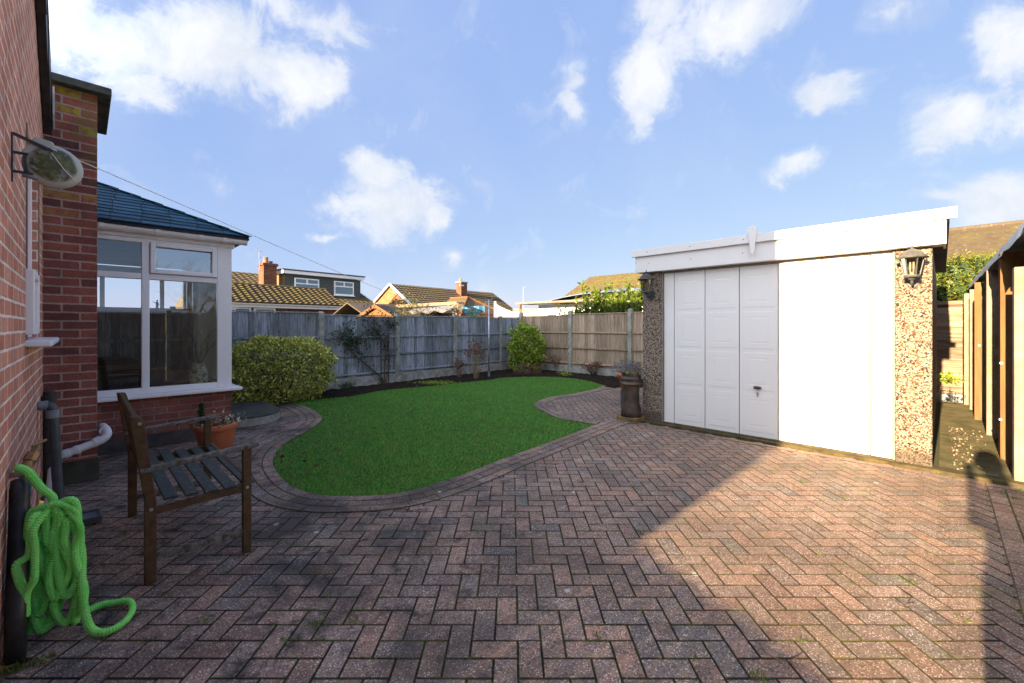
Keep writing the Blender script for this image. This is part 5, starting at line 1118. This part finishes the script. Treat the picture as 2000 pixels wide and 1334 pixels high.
# laurels behind the brown fence
def laurel(b, a, h, n, seed, label):
    t = thing('laurel_bush', label, 'shrub', K, (b, a, 0), 'laurels behind the brown fence'); rr = random.Random(seed); P = []; D = []; m = MB()
    for k in range(n):
        x = b + rr.uniform(-.22, .45); y = a + rr.uniform(-.32, .32); hh = h * (1.0 if k < 3 else rr.uniform(.72, .95)); top = Vector((x + rr.gauss(0, .06), y + rr.gauss(0, .08), hh)); s = Vector((b, a + rr.uniform(-.2, .2), 0)).lerp(Vector((x, y, 0)), .6)
        m.tube([s, s.lerp(top, .6) + Vector((rr.gauss(0, .05), rr.gauss(0, .05), 0)), top], [.015, .01, .004], 5)
        for i in range(58):
            q = 1 - (i / 58) * .62; c = s.lerp(top, q); ang = i * 2.4; o = Vector((math.cos(ang), math.sin(ang), .9)); P.append(tuple(c + Vector((rr.gauss(0, .015), rr.gauss(0, .015), 0)))); D.append(tuple(o * 1.6))
    m.build('stems', M_TWIG, t); leaves('leaves', P, .135, M_LAUREL, t, up=.3, aspect=.45, out=np.array(D))
for i, (a, h, lab) in enumerate([(8.1, 1.98, 'laurel farthest from the garage, low and sparse over the brown fence'), (7.62, 2.2, 'laurel second from the left end of the row behind the brown fence'), (7.12, 2.62, 'tall laurel with bright yellow tips, topmost left of the row'), (6.68, 2.22, 'lower laurel in the middle of the row behind the brown fence'), (6.26, 2.45, 'laurel just left of the one beside the black lantern'), (5.85, 2.66, 'laurel touching the garage, topmost leaves beside the black lantern')]):
    laurel(10.50, a, h, 28 if i > 1 else (20 if i else 8), i + 20, lab)
# conifer hedge beyond the passage
t = thing('conifer_hedge', 'dense sunlit golden green conifer hedge beyond the passage fence', 'hedge', K, (12.6, -.6, 0))
p, d = shell_points(60000, (12.7, -.35, 1.2), (.9, 1.35, 1.55), .05, 2.6, seed=31, fill=.2); leaves('foliage', p, .055, M_CONIFER, t, up=.1, aspect=.28, out=d * 1.0)
MB().tube([(12.7, -.35, 0), (12.7, -.35, 2.0)], [.12, .04], 8).build('trunk', M_TWIG, t)
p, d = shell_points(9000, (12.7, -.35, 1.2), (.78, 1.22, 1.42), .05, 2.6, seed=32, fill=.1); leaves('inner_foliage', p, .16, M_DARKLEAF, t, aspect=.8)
# weed in passage
P = [tuple(K.w(9.0 + random.gauss(0, .14), -.02 - abs(random.gauss(0, .08)), .62 + random.gauss(0, .05) )) for _ in range(160)]
t = thing('passage_weed', 'leafy weed growing from the garage side in the passage', 'weed', W, tuple(K.w(9.0, .05, 0))); leaves('leaves', P, .06, M_GREENLEAF, t, up=.0, aspect=.35)
MB().tube([tuple(K.w(9.0, .06, 0)), tuple(K.w(9.0, .03, .4)), tuple(K.w(9.0, -.02, .62)), tuple(K.w(9.0, -.25, .60))], .004, 5).build('stem', M_TWIG, t)
# weeds and grass tufts
def tuft(P, x, y, n, h, z=0.0):
    for _ in range(n): P.append((x + random.gauss(0, .02), y + random.gauss(0, .02), z))
P = []; 
for (px_, py_, n) in [(245, 1045, 60), (620, 1220, 50), (692, 1215, 34), (623, 1245, 20), (1170, 1252, 26), (1480, 1325, 30), (1775, 1138, 30), (1882, 1210, 20), (1715, 975, 14), (1570, 942, 14), (1252, 1042, 24), (1010, 1000, 14), (580, 1065, 16), (1258, 1025, 18), (1690, 968, 12), (1480, 1320, 30), (1660, 975, 9), (405, 1210, 24), (566, 1250, 20), (880, 990, 10), (710, 1000, 16), (1300, 870, 14), (1280, 975, 10), (1960, 965, 50), (1980, 975, 60), (1990, 960, 60), (60, 1300, 60), (90, 1290, 50), (30, 1310, 50), (1830, 925, 16), (1820, 960, 10)]:
    x, y = G(px_, py_)
    if (x + y) * .7071 > -.2: tuft(P, x, y, n, .03)
for _ in range(170):
    r = random.random(); y = 1.7 + 4.5 * r; x = random.uniform(-1.1, 1.1) * y
    U = .101
    if in_paving(np.array([x]), np.array([y]))[0] and not inside(np.array([x]), np.array([y]), lp)[0]:
        yy = 1.988 + round((y - 1.988) / U) * U; [P.append((x + random.gauss(0, .014), yy + random.gauss(0, .003), -.004)) for _ in range(random.randint(3, 9))]
leaves('weeds', P, .022, noisy('weed_green', (0.06, 0.13, 0.015), (0.14, 0.20, 0.03), 20, .6, 0, island=.4, trans=.3), up=1.3, aspect=.22, kind='stuff', label='small green weeds and moss sprouting from the paving joints', cat='weeds')
P = [(*G(px_, py_), .02) for (px_, py_) in [(552, 893), (556, 896), (600, 905), (590, 890), (620, 915), (660, 880), (684, 826), (728, 838), (805, 806), (572, 930), (728, 838), (972, 782)]]
for i, p_ in enumerate(P):
    o = leaves('fallen_leaf', [p_] * 2, .05, M_DRYRED, up=.1, aspect=.7, base=p_); tag(o, 'dead brown leaf lying on the left part of the lawn', 'leaf', 'dead leaves on the lawn')
for (pts, lab) in (([(1483, 1262), (1500, 1285), (1535, 1297), (1560, 1290)], 'thin curled twig on the shaded paving near the bottom edge'), ([(1762, 1163), (1778, 1175), (1770, 1185), (1785, 1187)], 'thin dark twig lying on the sunlit paving')):
    c = [(*G(*q), .012 + .004 * (i % 2)) for i, q in enumerate(pts)]; tag(MB().tube(catmull([Vector(q) for q in c], False, 5), .0022, 5).build('twig', M_TWIG, base=c[0]), lab, 'twig')

# ------------------------------------------------------------ beyond the fences
# dormer bungalow with its extension
F = Frame(50.3, -12.16, 23.0)
def hwin(parent, x0, x1, y, z0, z1, top=.3):
    f = MB(); d = .05; fw = .06
    for (a, b, c, e) in ((x0, x0 + fw, z0, z1), (x1 - fw, x1, z0, z1), (x0 + fw, x1 - fw, z0, z0 + fw), (x0 + fw, x1 - fw, z1 - fw, z1), (x0 + fw, x1 - fw, z1 - top - .03, z1 - top + .03), ((x0 + x1) / 2 - .035, (x0 + x1) / 2 + .035, z1 - top + .03, z1 - fw)): f.box(a, b, y - d, y + .02, c, e)
    o = f.build('window', M_UPVC, parent); MB().box(x0 + .02, x1 - .02, y - .02, y + .0, z0 + .02, z1 - .02).build('pane', M_GLASSFAR, o)
    MB().box(x0 - .04, x1 + .04, y - .10, y + .001, z0 - .06, z0 - .001).build('sill', M_UPVC, o)
    return o
hA = thing('dormer_bungalow', 'brown tiled bungalow with wide dark clad dormer and brick chimney', 'house', F, (0, 0, 0))
m = MB(); m.box(-3, 4.7, -1.2, 8, 0, 2.5); m.build('wall', M_BRICKLIT, hA)
L_ = math.hypot(5.0, 2.02); tiled(hA, M_TILE, (-3, -1.6, 2.42), (1, 0, 0), (0, 5.0, 2.02), 8.0, L_, 'roof', amp=.03)
MB().prism([(-1.6, 2.38), (3.4, 4.40), (8.4, 2.38)], 'x', -3, 4.98).build('roof_core', M_TILE2, hA)
MB().prism([(-1.65, 2.30), (-1.65, 2.46), (3.4, 4.50), (3.4, 4.34)], 'x', 4.985, 5.06).build('barge_board', M_UPVC, hA)
dm = MB().box(0, 4.45, 0, 3.6, 2.9, 4.20).build('dormer', M_DARKCLAD, hA)
m = MB(); z = 2.95
while z < 4.15: m.add([(0.0, -.012, z), (4.45, -.012, z), (4.45, -.002, z + .14), (0, -.002, z + .14), (0, -.002, z), (4.45, -.002, z)], [(0, 1, 2, 3), (0, 4, 5, 1)]); z += .145
m.build('cladding', M_DARKCLAD, dm); MB().box(-.012, -.001, .0, 3.5, 2.95, 4.18).build('side_cladding', M_BRICKPALE, dm)
MB().box(-.16, 4.6, -.22, 3.7, 4.20, 4.37).build('fascia', M_UPVC, dm); MB().box(-.2, 4.64, -.25, 3.8, 4.372, 4.44).build('flat_roof', M_DKGREY, dm)
hwin(dm, .50, 1.85, -.014, 3.25, 4.02); hwin(dm, 2.75, 3.98, -.014, 3.22, 4.02)
MB().box(-.1, 4.5, -.3, -.01, 2.86, 2.93).build('flashing', M_GREYP, dm)
m = MB(); m.box(-1.0, -.35, .1, .75, 2.8, 4.55); ch = m.build('chimney', M_BRICKLIT, hA); m = MB(); m.box(-1.06, -.29, .04, .81, 4.55, 4.63); m.box(-1.04, -.31, .06, .79, 4.631, 4.68); m.build('chimney_cap', M_BRICKLIT, ch)
MB().lathe([(.13, 4.68), (.11, 4.95), (.13, 4.96), (.13, 5.0), (.001, 5.0)], (-.78, .42, 0), 14).build('chimney_pot', M_TERRA, ch); MB().lathe([(.07, 4.68), (.07, 4.78), (.12, 4.79), (.12, 4.83), (.001, 4.84)], (-.5, .5, 0), 10).build('flue_cowl', M_DKGREY, ch)
m = MB(); m.tube([(-1.12, .3, 4.3), (-1.15, .3, 5.35)], .015, 6); m.tube([(-1.35, .0, 5.28), (-.9, .6, 5.30)], .01, 5); [m.tube([(-1.15 + q * .5 - .12, .3 + q * .6 + .1, 5.29), (-1.15 + q * .5 + .12, .3 + q * .6 - .1, 5.29)], .006, 4) for q in (-.3, -.1, .1, .3)]; m.tube([(-1.15, .3, 4.95), (-.95, .5, 5.0)], .01, 5)
tag(m.build('tv_aerial', M_STEEL, fr=F, base=(-1.12, .3, 4.3)), 'thin metal television aerial beside the tall brick chimney', 'aerial')
F2 = Frame(50.3, -10.6, 16.4)
hE = thing('brick_extension', 'low brick outbuilding with mossy tiled roof and white gutter behind the left fence', 'outbuilding', F2, (0, 0, 0))
MB().box(-.3, 4.1, .15, 3.2, 0, 2.28).build('wall', M_BRICKLIT, hE)
tiled(hE, M_TILE, (-.35, -.05, 2.30), (1, 0, 0), (0, 1.6, .80), 4.75, math.hypot(1.6, .8), 'roof', amp=.045, tw=.26, row=.2, step=.045)
MB().prism([(-.05, 2.27), (1.6, 3.10), (3.3, 2.27)], 'x', -.35, 4.38).build('roof_core', M_TILE2, hE); m = MB(); m.tube([(-.35, 1.58, 3.13), (4.42, 1.58, 3.13)], .07, 8); m.build('ridge', M_TILE, hE)
MB().box(-.35, 4.38, -.02, .02, 2.12, 2.27).build('fascia', M_UPVC, hE); m = MB(); m.prism([(-.075 + .055 * math.cos(q), 2.275 + .055 * math.sin(q)) for q in np.linspace(math.pi, 2 * math.pi, 9)], 'x', -.35, 4.5); m.build('gutter', M_UPVC, hE)
for (x0, x1) in ((-.28, .0), (.02, .62), (.72, 1.52)): 
    o = MB().box(x0, x1, .08, .14, .9, 2.11).build('window', M_UPVC, hE); MB().box(x0 + .07, x1 - .07, .07, .079, .97, 2.05).build('pane', M_GLASSFAR, o)
MB().box(2.7, 3.55, .06, .14, 1.5, 1.88).build('white_sign_board', M_UPVC, hE)
# central brick bungalow
F3 = Frame(50.3, -9.07, 32.0)
hB = thing('gabled_bungalow', 'brick bungalow with gable end painted part sunlit and streaked brown roof behind the fence centre', 'house', F3, (0, 0, 0))
MB().prism([(-3.2, 0), (3.2, 0), (3.2, 2.5), (0, 4.45), (-3.2, 2.5)], 'x', .15, 10.9).build('wall', M_BRICKLIT, hB)
MB().prism([(3.0, 1.5), (3.1, 2.5), (0, 4.40), (-.9, 3.85), (.55, 2.95), (.55, 1.5)], 'x', .10, .149).build('sunlit_gable_patch', M_BRICKPALE, hB)  # pale sheet painting the sunlit part of the gable
MB().prism([(-3.5, 2.25), (-3.5, 2.42), (0, 4.58), (3.5, 2.42), (3.5, 2.25), (0, 4.42)], 'x', -.1, .02).build('barge_board', M_GREYP, hB)
tiled(hB, M_TILE2, (0.02, -3.5, 2.36), (1, 0, 0), (0, 3.5, 2.16), 11.2, math.hypot(3.5, 2.16), 'roof', amp=.03, step=.05, tw=.33, row=.33); tiled(hB, M_TILE2, (0.02, 3.5, 2.36), (1, 0, 0), (0, -3.5, 2.16), 11.2, math.hypot(3.5, 2.16), 'rear_roof', amp=.03)
ch = MB().box(6.2, 6.9, -1.1, -.5, 3.6, 5.05).build('chimney', M_BRICKLIT, hB); MB().box(6.15, 6.95, -1.15, -.45, 5.051, 5.13).build('chimney_cap', M_CONC, ch); MB().lathe([(.12, 5.13), (.10, 5.4), (.001, 5.4)], (6.4, -.8, 0), 12).build('chimney_pot', M_TERRA, ch); MB().box(6.1, 7.0, -1.3, -.4, 3.55, 3.66).build('lead_flashing', M_GREYP, ch); MB().box(6.0, 6.5, -1.14, -1.101, 4.75, 4.85).build('white_band', M_UPVC, ch)
m = MB(); m.add([(1.9, -5.6, 2.3), (6.6, -5.6, 2.3), (6.6, -2.0, 2.3), (1.9, -2.0, 2.3), (4.2, -3.9, 3.55), (4.2, -2.0, 3.55)], [(0, 1, 4), (1, 2, 5, 4), (0, 4, 5, 3), (0, 3, 2, 1)]); m.build('porch_roof', M_TILE2, hB)
m = MB(); m.tube([(1.9, -5.6, 2.34), (4.2, -3.9, 3.58), (4.2, -2, 3.58)], .09, 6); m.tube([(6.6, -5.6, 2.34), (4.2, -3.9, 3.58)], .09, 6); m.build('hip_ridges', M_SHEDW, hB)
MB().box(2.1, 6.4, -5.4, -2.5, 0, 2.3).build('porch_wall', M_BRICKLIT, hB)
def farat(px, py, Z): return ((px - 1000) / FPX * Z, Z, CAMH + (HZ - py) / FPX * Z)
# small sheds
Sx, Sy, _ = farat(700, 600, 17.5); F4 = Frame(50.3, Sx, Sy)
sh = thing('felt_roof_shed', 'low shed with dark felt roof behind the left fence', 'shed', F4, (0, 0, 0))
MB().box(-.2, 3.0, -1.2, 1.2, 0, 1.75).build('wall', M_FELTB, sh); MB().prism([(-1.4, 1.72), (-1.4, 1.76), (0, 2.33), (1.4, 1.76), (1.4, 1.72), (0, 2.28)], 'x', -.5, 2.1).build('roof', M_FELTB, sh)
Sx, Sy, _ = farat(742, 600, 15.5); F5 = Frame(-20, Sx, Sy)
sh = thing('playhouse', 'small timber playhouse with orange wooden bargeboards over the fence', 'playhouse', F5, (0, 0, 0))
MB().prism([(-.62, 0), (.62, 0), (.62, 1.7), (0, 2.02), (-.62, 1.7)], 'y', -.2, 1.6).build('wall', M_SHEDW, sh); MB().prism([(-.8, 1.68), (-.8, 1.72), (0, 2.14), (.8, 1.72), (.8, 1.68), (0, 2.10)], 'y', -.25, 1.8).build('roof', M_FELTB, sh)
m = MB(); m.bar((-.78, -.28, 1.68), (0, -.28, 2.10), .05, .10); m.bar((.78, -.28, 1.68), (0, -.28, 2.10), .05, .10); m.bar((0, -.28, 2.0), (0, -.28, 2.24), .05, .05); m.build('barge_boards', M_SHEDW, sh)
# olive shrub above the fence
x, y, z = farat(805, 600, 13.0)
t = thing('olive_shrub', 'loose grey green shrub rising above the grey fence', 'shrub', W, (x, y, 0)); p, d = shell_points(1500, (x, y, 1.75), (.62, .35, .55), .35, 2, seed=41, fill=.7); leaves('foliage', p, .075, M_OLIVE, t, up=.7, aspect=.28, out=d * .8)
m = MB(); [m.tube([(x, y, 0), (x + random.uniform(-.2, .2), y, 1.2), (x + random.uniform(-.6, .6), y + random.uniform(-.3, .3), random.uniform(1.8, 2.25))], [.025, .012, .004], 5) for _ in range(12)]; m.build('branches', M_TWIG, t)
# pergola with awning
A0 = farat(775, 598, 16.5); A1 = farat(893, 592, 15.5)
t = thing('garden_awning', 'grey fabric awning on a pale wooden frame behind the fence', 'awning', W, (A0[0], A0[1], 0))
m = MB(); m.bar(A0, A1, .09, .11); m.bar((A0[0], A0[1] + 2, A0[2] + .1), (A1[0], A1[1] + 2, A1[2] + .1), .08, .1); m.bar(A1, (A1[0], A1[1] + 2, A1[2] + .1), .08, .09)
for q in (A0, A1): m.bar((q[0], q[1], 0), (q[0], q[1], q[2]), .09, .09, up=(1, 0, 0))
m.bar((A1[0] - .35, A1[1], A1[2] - .05), (A1[0], A1[1], A1[2] - .4), .05, .05); m.build('frame', noisy('pale_timber', (0.16, 0.12, 0.08), (0.22, 0.17, 0.12), 6), t)
m = MB(); vs = []; n = 14
for i in range(n + 1):
    q = i / n; X = A0[0] + (A1[0] - A0[0]) * (.28 + .70 * q); Y = A0[1] + (A1[1] - A0[1]) * q; z = A0[2] + (A1[2] - A0[2]) * q
    vs += [(X, Y + .02, z - .05), (X - .15, Y - .35, z - .22 - .03 * math.sin(i)), (X - .1, Y - .32, z - .30 - .04 * math.sin(i * 1.3))]
m.add(vs, [(i * 3 + k, i * 3 + k + 1, i * 3 + 4 + k, i * 3 + 3 + k) for i in range(n) for k in range(2)]); o = m.build('canopy', M_FABRICG, t); o.modifiers.new('solid', 'SOLIDIFY').thickness = .01
# white parasol/bell tent and washing
C0 = farat(985, 605, 17.0)
t = thing('canvas_canopy', 'white striped canvas canopy sagging from a post behind the fence', 'canopy', W, (C0[0], C0[1], 0)); p0 = farat(968, 591, 16.5)
m = MB(); n = 10; vs = []
for i in range(n + 1):
    q = i / n; X = p0[0] + q * 1.15; z = p0[2] - .50 * q ** .7; vs += [(X, p0[1] - .3, z - .02), (X, p0[1] + .3, z), (X, p0[1] - .35, 1.45)]
m.add(vs, [(i * 3, i * 3 + 1, i * 3 + 4, i * 3 + 3) for i in range(n)] + [(i * 3, i * 3 + 3, i * 3 + 5, i * 3 + 2) for i in range(n)]); o = m.build('canvas', M_FABRICW, t); o.modifiers.new('solid', 'SOLIDIFY').thickness = .01
MB().bar((p0[0] - .02, p0[1], 0), (p0[0] - .02, p0[1], p0[2] + .05), .09, .09, up=(1, 0, 0)).build('post', M_FABRICW, t)
p1 = farat(903, 598, 16.3)
m = MB(); vs = []; n = 8
for i in range(n + 1): X = p1[0] + i / n * .85; vs += [(X, p1[1] + .03 * math.sin(i * 1.9), p1[2] + .02 * abs(i - 4) / 4), (X, p1[1] + .05 * math.sin(i * 1.7 + 1), p1[2] - .22 - .2 * math.exp(-((i - 3.5) / 2.2) ** 2))]
m.add(vs, [(i * 2, i * 2 + 1, i * 2 + 3, i * 2 + 2) for i in range(n)]); o = m.build('hanging_cloth', M_BLUE, base=p1); o.modifiers.new('solid', 'SOLIDIFY').thickness = .01; tag(o, 'blue and white cloth hanging beyond the fence right of the awning', 'cloth')
x, y, z = farat(925, 605, 13.3)
for (dx, lab, sd) in ((-.55, 'green leafy shoots over the fence left of the steel pole', 51), (.0, 'mixed green and brown shoots over the fence behind the steel pole', 52)):
    t = thing('leafy_shrub', lab, 'shrub', W, (x + dx, y, 0)); p, d = shell_points(500, (x + dx, y, 1.55), (.32, .2, .42), .3, 2, seed=sd, fill=.7); leaves('foliage', p, .075, M_OLIVE if sd == 51 else M_GREENLEAF, t, up=.6, aspect=.35)
    m = MB(); [m.tube([(x + dx, y, 0), (x + dx + random.uniform(-.25, .25), y, random.uniform(1.7, 2.0))], [.015, .004], 5) for _ in range(6)]; m.build('stems', M_TWIG, t)
# flat white garage, lamp post
x0, y0, _ = farat(1004, 605, 30); x1, _, z1 = farat(1042, 603, 30)
t = thing('flat_roof_garage', 'small white flat roofed building left of the white bungalow', 'garage', W, (x0, y0, 0)); MB().box(x0, x1 + 1, 30, 33, 0, z1 - .12).build('wall', M_WALLW, t); MB().box(x0 - .1, x1 + 1, 29.9, 33.1, z1 - .12, z1).build('roof_edge', M_BLUEG, t)
x0, y0, z0 = farat(1022, 561, 60)
t = thing('street_lamp', 'slim distant street lamp above the roofs', 'street lamp', W, (x0, y0, 0)); MB().tube([(x0, y0, 0), (x0, y0, z0)], [.05, .03], 8).build('column', M_BLUEG, t); MB().bar((x0 - .03, y0, z0), (x0 + .5, y0, z0 + .06), .12, .06).build('lamp_head', M_BLUEG, t)
# white bungalow on the right with carport and mossy roof
hC = thing('white_bungalow', 'sunlit white rendered bungalow with carport and mossy tiled roof', 'house', K, (17, 12, 0))
MB().box(17.2, 24, 9.0, 15.2, 0, 2.5).build('wall', M_WALLW, hC)
MB().box(16.3, 17.6, 4.0, 16.05, 2.54, 2.62).build('carport_roof', noisy('pale_polycarbonate', (0.13, 0.11, 0.095), (0.19, 0.165, 0.14), 5), hC)
MB().box(17.25, 17.6, 4.0, 9.0, 0, 2.5).build('side_wall', M_WALLW, hC)
MB().box(16.32, 16.42, 15.7, 15.8, 0, 2.54).build('carport_post', noisy('ochre_post', (0.14, 0.085, 0.035), (0.18, 0.11, 0.05), 5), hC)
MB().tube([(16.33, 15.75, 2.5), (16.33, 15.75, 2.3), (16.3, 15.55, 2.1), (16.3, 15.5, 0)], .05, 8).build('downpipe', bpy.data.materials['ochre_post'], hC)
o = MB().box(17.14, 17.199, 14.0, 14.5, 1.4, 1.95).build('window', noisy('brown_frame', (0.10, 0.08, 0.05), (0.13, 0.10, 0.07), 5), hC); MB().box(17.13, 17.139, 14.06, 14.44, 1.497, 1.89).build('pane', M_GLASSFAR, o)
tiled(hC, M_TILE3, (18.0, 14.75, 2.55), (0, -1, 0), (3.4, 0, 1.75), 14, math.hypot(3.4, 1.75), 'roof', amp=.03, step=.05, tw=.3, row=.28, cut=lambda v: (0, 14))
MB().prism([(18.0, 2.5), (21.4, 4.24), (24.8, 2.5)], 'y', .8, 14.7).build('roof_core', M_TILE3, hC)
t = thing('glazed_canopy', 'pale domed blue white canopy roof showing between the laurels', 'canopy', K, (17.2, 11.5, 0))
m = MB(); n = 12; vs = []
for i in range(n + 1):
    q = i / n; a = 14.4 - q * 7.5; z = 2.66 + .42 * math.sin(math.pi * q) ** .6; vs += [(16.6, a, z - .14), (17.4, a, z + .02), (18.2, a, z - .05)]
m.add(vs, [(i * 3 + k, i * 3 + k + 1, i * 3 + 4 + k, i * 3 + 3 + k) for i in range(n) for k in range(2)]); o = m.build('panel', noisy('opal_sheet', (0.12, 0.17, 0.25), (0.18, 0.22, 0.30), 3, .25), t); o.modifiers.new('solid', 'SOLIDIFY').thickness = .03
# bungalow behind conifer hedge on the right
hD = thing('tiled_bungalow', 'bungalow with brown tiled roof rising behind the conifer hedge', 'house', K, (17.8, 0, 0))
MB().box(18.2, 24, -8, .6, 0, 2.5).build('wall', M_BRICKLIT, hD)
tiled(hD, M_TILE2, (17.6, .62, 2.5), (0, -1, 0), (3.3, 0, 2.1), 9.5, math.hypot(3.3, 2.1), 'roof', amp=.035, step=.06, tw=.33, row=.33); MB().prism([(17.6, 2.45), (20.9, 4.56), (24.2, 2.45)], 'y', -8.8, .6).build('roof_core', M_TILE2, hD)
m = MB(); m.tube([(20.9, .62, 4.62), (20.9, -8.9, 4.62)], .10, 8); m.build('ridge', M_TILE2, hD)

# ------------------------------------------------------------ what stands behind the camera and casts the shade
fence('garden_fence', 'board fence with concrete posts running past the right of the viewer', K, [-5.8, -4.0, -2.16, -.32, 1.52, 3.36, 5.1], -.86, 1.72, M_FENCE2, post_h=.06, front=1)
t = thing('side_gate', 'closed timber side gate behind the viewer casting shade on the drive', 'gate', K, (-4.0, .4, 0))
m = MB(); a = -1.9
while a < 3.6: m.box(-4.02, -4.0, a, a + .096, .05, 1.515 + .104 * a); a += .1
m.build('boards', M_FENCE2, t); m = MB(); [m.box(-3.999, -3.96, -1.9, 3.6, z, z + .08) for z in (.3, 1.15)]; m.build('rails', M_FENCE2, t)
pn = thing('person', 'photographer in a navy coat standing behind the camera', 'person', K, (-.55, -.36, 0))
def skinned(name, pts, edges, rad, mat, parent, sub=2):
    fr, base = INFO[parent]; me = bpy.data.meshes.new(name); me.from_pydata([tuple(Vector(p) - base) for p in pts], edges, []); me.materials.append(mat)
    o = bpy.data.objects.new(name, me); COL.objects.link(o); o.parent = parent; INFO[o] = (fr, base)
    sk = o.modifiers.new('skin', 'SKIN'); me.skin_vertices.new() if not me.skin_vertices else None
    for i, r in enumerate(rad): me.skin_vertices[0].data[i].radius = (r if isinstance(r, tuple) else (r, r))
    me.skin_vertices[0].data[0].use_root = True; s = o.modifiers.new('sub', 'SUBSURF'); s.levels = sub; s.render_levels = sub; return o
b0, a0 = -.45, -.31
pts = [(b0, a0, .95), (b0, a0, 1.15), (b0, a0, 1.40), (b0 + .01, a0 + .01, 1.53), (b0 + .03, a0 + .07, 1.64), (b0 + .03, a0 + .08, 1.80),
       (b0, a0 + .17, 1.43), (b0 + .10, a0 + .20, 1.20), (b0 + .26, a0 + .20, 1.42), (b0 + .24, a0 + .22, 1.66), (b0, a0 - .17, 1.43), (b0 + .05, a0 - .27, 1.18), (b0 + .24, a0 - .18, 1.30), (b0 + .33, a0 - .10, 1.36),
       (b0, a0 + .13, .88), (b0 + .01, a0 + .15, .48), (b0 - .02, a0 + .15, .08), (b0 + .12, a0 + .15, .04), (b0, a0 - .09, .88), (b0 + .01, a0 - .11, .48), (b0 - .02, a0 - .12, .08), (b0 + .12, a0 - .13, .04)]
eds = [(0, 1), (1, 2), (2, 3), (3, 4), (4, 5), (2, 6), (6, 7), (7, 8), (8, 9), (2, 10), (10, 11), (11, 12), (12, 13), (0, 14), (14, 15), (15, 16), (16, 17), (0, 18), (18, 19), (19, 20), (20, 21)]
rad = [(.14, .20), (.13, .17), (.13, .17), .055, .085, .085, .075, .055, .042, .03, .075, .055, .042, .03, .125, .095, .07, .05, .11, .085, .06, .05]
skinned('body', pts, eds, rad, M_COAT, pn)
MB().lathe([(.10, 1.70), (.105, 1.76), (.09, 1.86), (.05, 1.90), (.001, 1.91)], (b0 + .02, a0 + .08, 0), 16).build('hair', M_TWIG, pn, smooth=True)
# bare tree mirrored in the conservatory glass
t = thing('bare_tree', 'leafless winter tree behind the viewer seen mirrored in the conservatory top pane', 'tree', W, (16.5, -9.5, 0))
random.seed(21); m = MB(); m.tube([(16.5, -9.5, 0), (16.5, -9.5, 1.6)], [.2, .15], 8)
for k in range(7):
    th = k * .9; twigtree(m, (16.5, -9.5, 1.5), (math.cos(th) * .8, math.sin(th) * .8, 1), 2.0, .09, 6, .55, .3)
m.build('trunk', M_TWIG, t)
